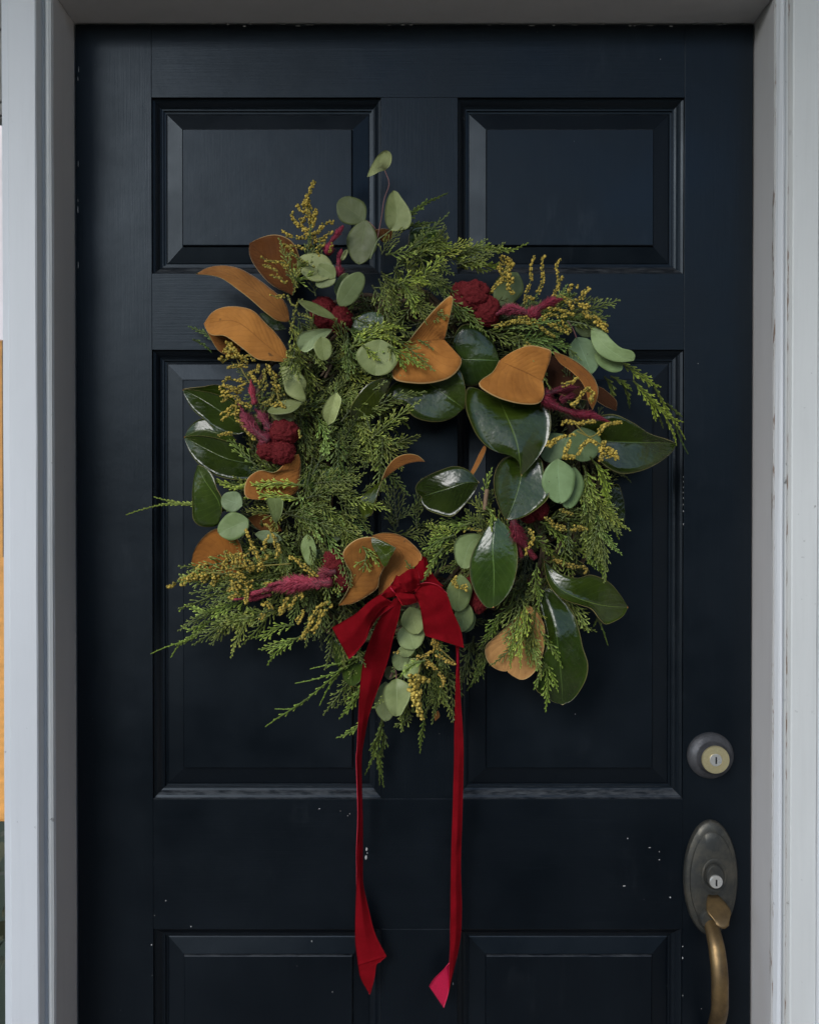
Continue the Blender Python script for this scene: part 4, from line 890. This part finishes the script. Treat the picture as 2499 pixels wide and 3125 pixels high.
# --- goldenrod
def gold(z, paths, d, bead=.0013, stem=None, dens=1.0, color=(1, 1, 1), loose=1.0):
    if not stem and len(paths) > 1:
        for p_ in paths: gold(z, [p_], d, bead, None, dens, color, loose)
        return
    d = (d[0] + 1.8, d[1] + 1.8) if z in (1, 3, 4) else (d[0] + .8, d[1] + .8) if z != 6 else (d[0] + 2.2, d[1] + 2)
    vs, fs, cl = [], [], []
    ico = bmesh.new(); bmesh.ops.create_icosphere(ico, subdivisions=1, radius=1); iv = [v.co.copy() for v in ico.verts]; ifc = [tuple(v.index for v in f.verts) for f in ico.faces]; ico.free()
    for pth in paths:
        q = spline([zp(z, p) for p in pth], 22); P = [at(q[i, 0], q[i, 1], (d[0] + (d[1] - d[0]) * i / 21) / 100) for i in range(22)]
        tv, tf = tube_geo(P, [.0005] * 22, 4); o_ = len(vs); vs += tv; fs += [tuple(o_ + k for k in f) for f in tf]; cl += [(0, 0, 0, 1)] * len(tv)
        L_ = sum((P[i + 1] - P[i]).length for i in range(21)); n = max(4, int(L_ / .00072 * dens)); 
        for k in range(n):
            if noise.noise(Vector((k * .09, pth[0][0] * .1, 0))) < -.34: continue
            f = (k + rn.random()) / n; i = min(20, int(f * 21)); p = P[i].lerp(P[i + 1], f * 21 - i)
            rr = bead * (1.9 - .9 * f) * loose; an = rn.uniform(0, 6.28)
            ax = (P[i + 1] - P[i]).normalized(); o1 = ax.orthogonal().normalized(); o2 = ax.cross(o1)
            cpt = p + (o1 * math.cos(an) + o2 * math.sin(an)) * rr * rn.uniform(.6, 1.3)
            s = bead * rn.uniform(.65, 1.4); sq = rn.uniform(.8, 1.5); b0 = len(vs); tone = rn.choice((.3, .5, .6, .8, 1.0))
            for v in iv: vs.append(cpt + v * s + ax * (v.dot(ax) * s * (sq - 1))); cl.append((tone, rn.random() * .3, 0, 1))
            fs += [tuple(b0 + a for a in f_) for f_ in ifc]
    for pth in (stem or []):
        q = spline([zp(z, p) for p in pth], 16); tv, tf = tube_geo([at(q[i, 0], q[i, 1], (d[0] + (d[1] - d[0]) * i / 15 - .1) / 100) for i in range(16)], [.0009] * 16, 5)
        o_ = len(vs); vs += tv; fs += [tuple(o_ + k for k in f) for f in tf]; cl += [(.25, 0, 0, 1)] * len(tv)
    part('goldenrod_sprig', geo_mesh('goldenrod_sprig', vs, fs, cl, GOLD), None, color)
gold(1, [[(840, 560), (800, 520), (765, 485)], [(850, 600), (840, 520), (830, 440), (860, 380), (882, 322)], [(870, 600), (890, 540), (890, 500)], [(800, 500), (850, 440)], [(850, 660), (780, 620), (740, 580), (735, 525)], [(860, 680), (800, 700), (720, 690), (668, 655)],
        [(870, 690), (920, 640), (960, 600), (1010, 598)], [(860, 620), (880, 560), (840, 470)], [(860, 760), (760, 760), (690, 750), (660, 740)], [(870, 720), (930, 710), (1000, 655)], [(790, 590), (820, 580)]],
     (8, 7), .0014, [[(875, 830), (860, 720), (850, 620), (840, 540)]], .9)
gold(1, [[(720, 870), (640, 860), (570, 850), (530, 825)], [(640, 930), (600, 900), (545, 880)], [(700, 1000), (640, 960), (590, 950)], [(680, 1080), (630, 1090), (595, 1075)], [(700, 900), (660, 860)], [(960, 720), (900, 780), (920, 840)], [(1000, 740), (980, 800)], [(760, 830), (720, 760)]], (9, 8), .0011, None, .8, (.9, .95, .9))
gold(1, [[(880, 900), (800, 850), (720, 800), (690, 830)], [(800, 1100), (760, 1150), (740, 1250), (720, 1330)], [(740, 1400), (700, 1480), (760, 1480)], [(720, 900), (760, 1000), (740, 1080)], [(760, 1180), (820, 1220), (880, 1240)], [(800, 900), (760, 960)], [(700, 1080), (740, 1150)]], (9.5, 10), .0011, None, .8, (.55, .75, .9))
gold(1, [[(330, 1490), (320, 1440), (300, 1380)], [(370, 1490), (360, 1450), (330, 1400)], [(280, 1500), (260, 1495)], [(350, 1450), (300, 1450)]], (8, 8), .0016)
gold(3, [[(640, 120), (600, 100), (570, 130)], [(660, 160), (610, 150), (565, 180)], [(700, 200), (640, 200), (590, 210)], [(740, 170), (700, 150), (660, 190)], [(600, 260), (570, 290), (550, 330)], [(680, 280), (620, 270), (585, 260)], [(690, 300), (640, 320), (560, 340)], [(680, 330), (620, 350), (560, 390)],
         [(660, 370), (600, 360), (555, 355)], [(640, 400), (600, 430), (555, 460)], [(660, 440), (610, 450), (560, 490)], [(620, 560), (580, 555), (545, 570)], [(740, 590), (700, 550), (650, 480)], [(620, 130), (600, 80)], [(650, 410), (640, 470), (700, 530)], [(750, 240), (760, 190)], [(700, 250), (740, 220)]],
     (8, 7.5), .0012, [[(720, 300), (680, 240), (640, 160), (600, 90)], [(700, 290), (600, 270)]], .85)
gold(3, [[(780, 220), (800, 300), (760, 360)], [(840, 320), (820, 380), (780, 400)], [(860, 300), (860, 380), (830, 430)], [(790, 260), (760, 320)], [(880, 350), (900, 400)], [(980, 540), (975, 580)], [(770, 400), (850, 410)], [(800, 200), (830, 260), (850, 290)]], (8, 8), .0012, None, .9, (.65, .75, .8))
gold(2, [[(650, 140), (690, 180), (680, 230)], [(720, 180), (700, 200), (690, 260)], [(660, 170), (640, 210)], [(680, 150), (715, 175)], [(700, 260), (650, 270), (600, 330)], [(720, 260), (690, 300), (720, 340)], [(650, 200), (670, 260)]], (7, 7), .0015, [[(590, 340), (650, 260), (680, 200)]], 1.1)
gold(2, [[(780, 390), (790, 320), (810, 260), (812, 180), (832, 138)], [(835, 360), (870, 280), (870, 200), (870, 150), (890, 138)], [(930, 350), (960, 280), (980, 240)], [(950, 320), (955, 240), (945, 180), (970, 155)], [(800, 350), (830, 370)]], (7, 6.5), .0012, None, 1.0)
gold(2, [[(980, 360), (1010, 380), (1030, 420)], [(1010, 330), (1020, 300), (1060, 300)], [(1070, 365), (1090, 330), (1120, 305)], [(1040, 380), (1080, 400), (1120, 400)], [(1080, 410), (1100, 440), (1110, 470)], [(1130, 450), (1170, 490), (1215, 540)], [(1150, 470), (1190, 500), (1215, 510)], [(1140, 490), (1190, 510)]],
     (8, 8), .0015, [[(960, 340), (1060, 390), (1130, 440)]], 1.0)
gold(2, [[(620, 505), (700, 490), (760, 480), (830, 500)], [(740, 465), (800, 470), (860, 510), (900, 550), (935, 560)], [(880, 470), (920, 500), (960, 520), (1010, 550)], [(960, 480), (1000, 510), (1020, 540)], [(860, 470), (900, 450), (960, 440)], [(780, 600), (820, 630), (840, 655)], [(900, 420), (960, 420), (1040, 450)], [(940, 460), (1000, 450)]],
     (9, 9), .0013, [[(600, 505), (700, 495), (830, 500), (940, 560)]], .9, (.9, .95, .9))
gold(2, [[(970, 820), (1010, 810), (1060, 780)], [(1040, 940), (1060, 890), (1090, 850), (1120, 830)], [(1020, 930), (1060, 900)], [(1100, 840), (1135, 850), (1130, 900)], [(1125, 910), (1130, 870)]], (11, 11.5), .0013)
gold(2, [[(970, 1020), (1000, 1010), (1050, 1020)], [(1060, 1030), (1100, 1010), (1150, 1010)], [(1160, 1080), (1190, 1040), (1240, 1020), (1295, 1015)], [(1160, 1060), (1200, 1030)], [(895, 1150), (940, 1110), (980, 1090), (1040, 1080)], [(900, 1130), (950, 1100)], [(985, 1200), (1000, 1150), (1020, 1110)],
         [(980, 1190), (1040, 1200), (1080, 1140), (1120, 1110), (1160, 1130)], [(1180, 1160), (1200, 1110)], [(1180, 1140), (1230, 1160), (1270, 1190)], [(1190, 1170), (1240, 1180), (1250, 1215)], [(1200, 1200), (1260, 1170)], [(1180, 1220), (1175, 1150)], [(1210, 1150), (1270, 1210)]],
     (10.5, 10.5), .0014, [[(1050, 1030), (1100, 1080), (1160, 1120), (1230, 1170)], [(1050, 1060), (1130, 1090), (1190, 1040)]], 1.2)
gold(5, [[(890, 530), (950, 590), (1020, 610), (1120, 605)], [(960, 580), (1000, 590)], [(980, 490), (1060, 520)], [(1060, 590), (1130, 600)]], (9, 8), .0012, None, 1.0, (.8, .85, .9))
gold(5, [[(930, 770), (990, 800), (1060, 820), (1125, 835), (1120, 868)], [(960, 790), (1050, 830)]], (7, 7), .0012, None, 1.0, (.6, .6, .6))
gold(5, [[(820, 620), (810, 680), (780, 720), (775, 760)], [(790, 600), (820, 660)]], (10.5, 10.5), .0012)
gold(5, [[(350, 900), (370, 940), (410, 945), (435, 965)], [(370, 880), (350, 930)], [(400, 940), (430, 935)]], (9.8, 9.8), .0013)
gold(5, [[(410, 610), (470, 605), (520, 612)]], (9, 9), .0011, None, 1, (.7, .8, .8))
gold(4, [[(185, 505), (240, 480), (300, 450)], [(290, 470), (330, 440), (360, 400), (400, 390)], [(360, 450), (400, 430), (430, 440)], [(430, 490), (450, 450), (490, 450)], [(270, 490), (285, 455)], [(330, 470), (350, 420)], [(380, 470), (400, 430)], [(440, 440), (470, 470)]], (8, 6.5), .0018, [[(480, 430), (400, 430), (260, 480)]], .85)
gold(4, [[(490, 410), (500, 360), (500, 310)], [(530, 410), (540, 360), (520, 320)], [(560, 400), (560, 340), (590, 330)], [(600, 390), (580, 350), (620, 330)], [(500, 430), (540, 430), (600, 440)], [(560, 380), (620, 370), (650, 400)], [(680, 420), (670, 350), (640, 280), (600, 200)], [(620, 300), (660, 330), (690, 390)],
         [(770, 350), (760, 280), (740, 210), (700, 170)], [(780, 330), (770, 260)], [(830, 345), (880, 370), (920, 420)], [(880, 360), (910, 390), (980, 450)], [(520, 440), (600, 460)], [(690, 310), (720, 230)], [(620, 420), (600, 380)]],
     (9.5, 9.5), .0013, [[(840, 380), (700, 390), (560, 400), (460, 420)], [(560, 400), (500, 330)]], .85)
gold(4, [[(780, 650), (800, 600), (820, 560)], [(790, 640), (810, 590)], [(600, 590), (610, 530), (600, 490)], [(890, 560), (895, 530)], [(870, 690), (900, 650), (910, 620)], [(930, 730), (960, 650), (1000, 600), (1050, 580)], [(960, 740), (990, 680), (1000, 620)], [(900, 780), (930, 720)], [(680, 670), (700, 640)], [(700, 490), (740, 485)],
         [(560, 540), (540, 500), (520, 470)], [(940, 440), (980, 460)], [(520, 560), (580, 540)], [(560, 480), (640, 470)]], (9.5, 8.5), .0014, None, 1.0)
gold(6, [[(880, 1060), (940, 1020), (1010, 1000), (1080, 960)], [(1050, 880), (1100, 940), (1140, 960)], [(1090, 900), (1070, 880), (1130, 930)], [(1000, 1050), (1060, 1100), (1110, 1150), (1140, 1200)], [(1140, 1180), (1160, 1240), (1135, 1290)], [(1000, 1100), (1060, 1090)], [(720, 990), (770, 970)], [(1180, 1060), (1260, 1090)], [(1100, 1000), (1200, 1060)]],
     (6.5, 6.5), .0012, [[(1060, 860), (1130, 950), (1260, 1070)], [(940, 1160), (970, 1060), (1020, 1000)]], 1.0, (1.0, .95, 1.1))
gold(6, [[(850, 1200), (900, 1190), (960, 1210), (1040, 1240)], [(880, 1210), (900, 1260), (950, 1260)], [(850, 1290), (920, 1300), (960, 1330)], [(870, 1350), (920, 1360), (950, 1390)], [(890, 1440), (910, 1400), (900, 1300)], [(920, 1420), (950, 1450)], [(940, 1480), (960, 1540), (980, 1570)], [(930, 1330), (940, 1440), (950, 1500)]],
     (7, 5.5), .0019, [[(940, 1170), (900, 1300), (940, 1450), (980, 1560)]], .8, (1.25, 1.3, 1.6))

gold(3, [[(700, 180), (660, 140), (620, 110)], [(760, 300), (730, 260), (700, 240)], [(720, 420), (680, 400), (640, 380)], [(640, 330), (600, 310), (575, 300)], [(850, 260), (820, 230), (800, 190)], [(870, 330), (850, 300), (820, 290)], [(900, 420), (870, 400), (830, 410)]], (8.5, 8.5), .0013)
gold(4, [[(560, 330), (520, 350), (480, 380)], [(640, 420), (600, 400), (560, 420)], [(720, 330), (690, 370), (700, 410)], [(560, 480), (530, 500), (510, 530)], [(640, 500), (600, 510), (560, 500)], [(820, 620), (850, 590), (870, 550)], [(740, 620), (720, 590), (690, 600)], [(1010, 660), (1030, 620), (1060, 600)]], (8.5, 8.5), .0014)
# --- celosia plumes
def plume(z, pts, wd, d, color=(1, 1, 1), dense=1.0):
    d = (d[0] + 1.3, d[1] + 1.3)
    s0 = ZT[z][2]; q = spline([zp(z, p) for p in pts], 26); P = [at(q[i, 0], q[i, 1], (d[0] + (d[1] - d[0]) * i / 25) / 100) for i in range(26)]
    W = wd / s0 * .00041 * .72; L_ = sum((P[i + 1] - P[i]).length for i in range(25)); n = int(L_ * 15000 * dense)
    vs, fs = tube_geo(P, [W * .32 * (1 - .75 * (i / 25) ** 1.5) for i in range(26)], 8); cl = [(.0, 0, 0, 1)] * len(vs)
    for k in range(n):
        f = (k + rn.random()) / n; i = min(24, int(f * 25)); p = P[i].lerp(P[i + 1], f * 25 - i); ax = (P[i + 1] - P[i]).normalized(); o1 = ax.orthogonal().normalized(); o2 = ax.cross(o1)
        prof = (1 - .72 * f ** 1.6) * (.75 + .3 * math.sin(f * 9 + z)); an = rn.uniform(0, 6.283); rad = (o1 * math.cos(an) + o2 * math.sin(an))
        b = p + rad * W * .25 * prof; e = b + (ax * rn.uniform(.5, 1.0) + rad * rn.uniform(.6, 1.3)).normalized() * W * rn.uniform(.5, 1.05) * prof + ax * .001
        dr = (e - b); r_ = .00055; u1 = dr.orthogonal().normalized(); u2 = dr.normalized().cross(u1); k0 = len(vs)
        for j in range(3): a = j * 2.094; vs.append(b + (u1 * math.cos(a) + u2 * math.sin(a)) * r_); cl.append((.35, rn.random() * .2, 0, 1))
        vs.append(e); cl.append((rn.uniform(.7, 1), 0, 0, 1)); fs += [(k0, k0 + 1, k0 + 3), (k0 + 1, k0 + 2, k0 + 3), (k0 + 2, k0, k0 + 3)]
    part('celosia_plume', geo_mesh('celosia_plume', vs, fs, cl, PLUME), None, color)
plume(1, [(970, 815), (985, 740), (1020, 690), (1070, 625)], 66, (7.5, 7)); plume(1, [(1045, 960), (1040, 880), (1060, 780)], 66, (7.5, 7.5), (.8, .8, .8))
plume(2, [(860, 470), (760, 430), (690, 420), (630, 445)], 84, (7.5, 8), (.7, .75, .8)); plume(2, [(800, 460), (860, 410), (920, 380), (975, 365)], 80, (8, 8))
plume(2, [(860, 880), (940, 850), (1060, 830)], 70, (8.5, 9), (.5, .55, .6)); plume(2, [(870, 880), (940, 930), (1040, 965), (1150, 985), (1235, 1018)], 66, (9, 9.8), (.95, .95, 1))
plume(2, [(960, 900), (1040, 870)], 60, (8.5, 8.8), (.55, .6, .65))
plume(3, [(738, 405), (725, 340), (716, 275)], 46, (8.5, 8.5), (1, .9, .85)); plume(3, [(810, 600), (740, 540), (690, 480), (655, 400)], 90, (8.5, 8), (.65, .8, .8)); plume(3, [(820, 540), (780, 470), (740, 430)], 70, (8.2, 8), (.55, .7, .7))
plume(4, [(1060, 480), (940, 480), (840, 490), (740, 510), (620, 545)], 100, (10, 9)); plume(4, [(740, 540), (640, 560), (535, 568)], 40, (8.5, 8)); plume(4, [(1080, 420), (1000, 440), (960, 460)], 80, (9.5, 9.5), (.6, .6, .6)); plume(4, [(1000, 500), (900, 480), (800, 480), (720, 495)], 70, (10, 10), (.9, .8, .85))
plume(5, [(700, 550), (730, 640), (770, 700), (825, 770)], 96, (9.5, 10), (.7, .6, .65)); plume(5, [(690, 580), (730, 680), (750, 760)], 80, (9, 9.3), (.6, .5, .55))

# --- cockscomb heads
def comb(z, blobs, d, seed):
    bm = bmesh.new(); s0 = ZT[z][2]
    for (x, y, rx, ry) in blobs:
        g = bmesh.ops.create_icosphere(bm, subdivisions=5, radius=1)['verts']; q = zp(z, (x, y)); c_ = at(q[0], q[1], d / 100); ax, ay = rx / s0 * .00041, ry / s0 * .00041
        for v in g:
            nv_ = v.co.copy(); p3 = nv_ * 2.0 + Vector((seed, x * .01, y * .01))
            rdg = 1 - abs(noise.noise(p3)) * 2.2; rd2 = 1 - abs(noise.noise(p3 * 2.7)) * 2
            rd3 = 1 - abs(noise.noise(p3 * 5.5)) * 2
            k = .80 + .13 * max(rdg, -.3) + .09 * max(rd2, -.5) + .035 * (1 - abs(noise.noise(p3 * 6)) * 2.4) + .02 * noise.noise(p3 * 12)
            v.co = Vector((c_.x + nv_.x * ax * k, c_.y + nv_.y * (ax + ay) * .42 * k, c_.z + nv_.z * ay * k))
    bm.verts.ensure_lookup_table(); bm.normal_update(); base_v = [(v.co.copy(), v.normal.copy()) for v in bm.verts]
    for _ in range(2600):
        p, n_ = base_v[rn.randrange(len(base_v))]; d_ = (n_ + Vector((rn.uniform(-.6, .6), rn.uniform(-.6, .6), rn.uniform(-.6, .6)))).normalized(); o1 = d_.orthogonal().normalized() * .00045
        q = [bm.verts.new(p + o1), bm.verts.new(p - o1), bm.verts.new(p + d_ * rn.uniform(.0006, .0015))]; bm.faces.new(q)
    part('cockscomb_flower', bm_mesh('cockscomb_flower', bm, True), COMB)
comb(1, [(940, 1180, 95, 95), (1050, 1240, 90, 100), (960, 1250, 80, 60)], 7.2, 1)
comb(2, [(500, 350, 105, 90), (580, 430, 75, 85), (440, 330, 55, 60)], 7.5, 2)
comb(3, [(890, 550, 88, 70), (810, 640, 65, 62), (880, 655, 75, 70)], 9, 3)
comb(4, [(1070, 380, 70, 85), (1110, 460, 55, 70)], 9.6, 4)
comb(5, [(850, 490, 62, 62), (790, 530, 50, 40)], 7, 5); comb(5, [(500, 1000, 60, 100), (470, 930, 50, 70)], 7, 6)

# ------------------------------------------------------------------ bow
bc = at(1255, 1815, .11)
bow = thing('ribbon_bow', 'dark red velvet bow with two long tails tied at the foot of the wreath', 'bow', (bc.x, bc.y, bc.z))
def ribbon(name, z, base, tip, Ls, Rs, d, fold=0, tilt=0, mats=(VELVET, SATIN, EDGE_SHEEN), nv=40, M=None, wav=.15, dl=None, thick=.0009):
    def rails(P, dd): return np.array([list(at(P[i, 0], P[i, 1], dd[i] / 100)) for i in range(nv)])
    (bl, br), (tl_, tr) = base, tip
    L2 = spline([zp(z, p) for p in [bl] + Ls + [tl_]], nv); R2 = spline([zp(z, p) for p in [br] + Rs + [tr]], nv)
    tt = np.linspace(0, 1, nv); dd = np.interp(tt, np.linspace(0, 1, len(d)), d)
    kern = np.ones(7) / 7; dd = np.convolve(np.pad(dd, 3, mode='edge'), kern, 'valid')
    rip = np.array([wav * noise.noise(Vector((t_ * 6, base[0][0] * .1, 3))) for t_ in tt])
    tl2 = np.interp(tt, np.linspace(0, 1, len(tilt)), tilt) if hasattr(tilt, '__len__') else tilt
    rf = np.array([noise.noise(Vector((t_ * 5 * (nv / 40), base[0][1] * .1, 8))) for t_ in tt])
    A = rails(L2, dd + tl2 + rip); C = rails(R2, dd - tl2 - rip); Mx = rails((L2 + R2) / 2, dd + fold * (1 + 1.6 * rf))
    # a rounded cross-section: five rails squeezed to left half, mid, right half
    me = sheet(name, A, Mx, C, mats, nv, 6, thick)
    return keep(link(name, me), bow)
# left loop (drawn to the lower left), its lit fold, the right loop, knot folds
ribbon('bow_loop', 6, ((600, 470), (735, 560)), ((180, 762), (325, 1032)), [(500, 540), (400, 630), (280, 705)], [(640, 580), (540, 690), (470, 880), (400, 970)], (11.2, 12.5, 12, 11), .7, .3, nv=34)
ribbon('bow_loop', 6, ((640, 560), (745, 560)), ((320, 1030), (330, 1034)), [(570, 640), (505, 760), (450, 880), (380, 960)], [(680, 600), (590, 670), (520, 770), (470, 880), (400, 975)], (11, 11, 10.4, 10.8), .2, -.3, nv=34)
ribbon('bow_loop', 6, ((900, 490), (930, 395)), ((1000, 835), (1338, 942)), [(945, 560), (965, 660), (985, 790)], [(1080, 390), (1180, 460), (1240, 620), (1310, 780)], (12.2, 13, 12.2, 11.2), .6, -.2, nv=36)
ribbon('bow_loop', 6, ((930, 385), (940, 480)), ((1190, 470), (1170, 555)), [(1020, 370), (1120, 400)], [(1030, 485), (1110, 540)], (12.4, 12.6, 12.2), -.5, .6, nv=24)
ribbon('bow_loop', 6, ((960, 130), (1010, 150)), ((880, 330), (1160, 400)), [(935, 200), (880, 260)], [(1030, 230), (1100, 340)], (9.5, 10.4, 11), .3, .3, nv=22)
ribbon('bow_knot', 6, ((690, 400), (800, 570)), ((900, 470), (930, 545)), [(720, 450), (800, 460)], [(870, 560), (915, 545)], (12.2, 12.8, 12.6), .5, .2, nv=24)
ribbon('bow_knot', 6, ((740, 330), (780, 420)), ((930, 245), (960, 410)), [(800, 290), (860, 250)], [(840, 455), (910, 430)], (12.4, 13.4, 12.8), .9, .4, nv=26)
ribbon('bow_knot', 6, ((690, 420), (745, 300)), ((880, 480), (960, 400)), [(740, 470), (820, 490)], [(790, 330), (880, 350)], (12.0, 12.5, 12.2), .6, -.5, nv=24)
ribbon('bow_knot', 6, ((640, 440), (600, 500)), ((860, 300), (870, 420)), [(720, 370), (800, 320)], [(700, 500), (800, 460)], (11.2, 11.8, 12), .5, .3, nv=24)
# left tail and right tail, all the way down
lt = [(690, 600), (640, 760)]
def cvt(z, pts): return [zp(z, p) for p in pts]
Lr = cvt(6, [(600, 680), (510, 880), (450, 1080), (425, 1300), (412, 1600), (400, 1850)]) + cvt(7, [(360, 10), (372, 500), (360, 800), (362, 960), (352, 1250), (350, 1500)])
Rr_ = cvt(6, [(775, 640), (720, 850), (670, 1060), (590, 1290), (510, 1520), (465, 1750)]) + cvt(7, [(405, 10), (412, 560), (412, 850), (415, 1040), (455, 1230), (510, 1440)])
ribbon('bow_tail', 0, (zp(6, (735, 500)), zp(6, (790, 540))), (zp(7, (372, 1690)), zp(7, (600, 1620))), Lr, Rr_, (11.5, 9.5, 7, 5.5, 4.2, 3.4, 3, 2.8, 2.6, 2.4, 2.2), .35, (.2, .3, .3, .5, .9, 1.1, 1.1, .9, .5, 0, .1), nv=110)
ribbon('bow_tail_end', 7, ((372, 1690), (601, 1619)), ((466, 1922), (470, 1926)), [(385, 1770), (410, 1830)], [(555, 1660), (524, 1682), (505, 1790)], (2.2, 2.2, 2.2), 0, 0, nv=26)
Lr = cvt(6, [(1270, 1010), (1262, 1300), (1252, 1700)]) + cvt(7, [(1138, 20), (1124, 500), (1112, 900), (1108, 1300), (1104, 1600)])
Rr_ = cvt(6, [(1297, 1010), (1305, 1300), (1330, 1700)]) + cvt(7, [(1214, 20), (1204, 500), (1192, 900), (1200, 1250), (1186, 1500)])
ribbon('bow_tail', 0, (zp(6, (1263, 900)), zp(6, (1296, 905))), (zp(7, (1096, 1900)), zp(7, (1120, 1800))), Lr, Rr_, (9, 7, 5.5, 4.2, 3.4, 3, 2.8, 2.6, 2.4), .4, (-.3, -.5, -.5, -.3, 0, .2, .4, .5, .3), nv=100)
ribbon('bow_tail_end', 7, ((1105, 1672), (1106, 1674)), ((940, 1862), (1056, 2034)), [(1050, 1732), (980, 1800)], [(1106, 1800), (1092, 1920)], (2.6, 2.8, 3.2), 0, .3, (SATIN, VELVET, SATIN), nv=20)
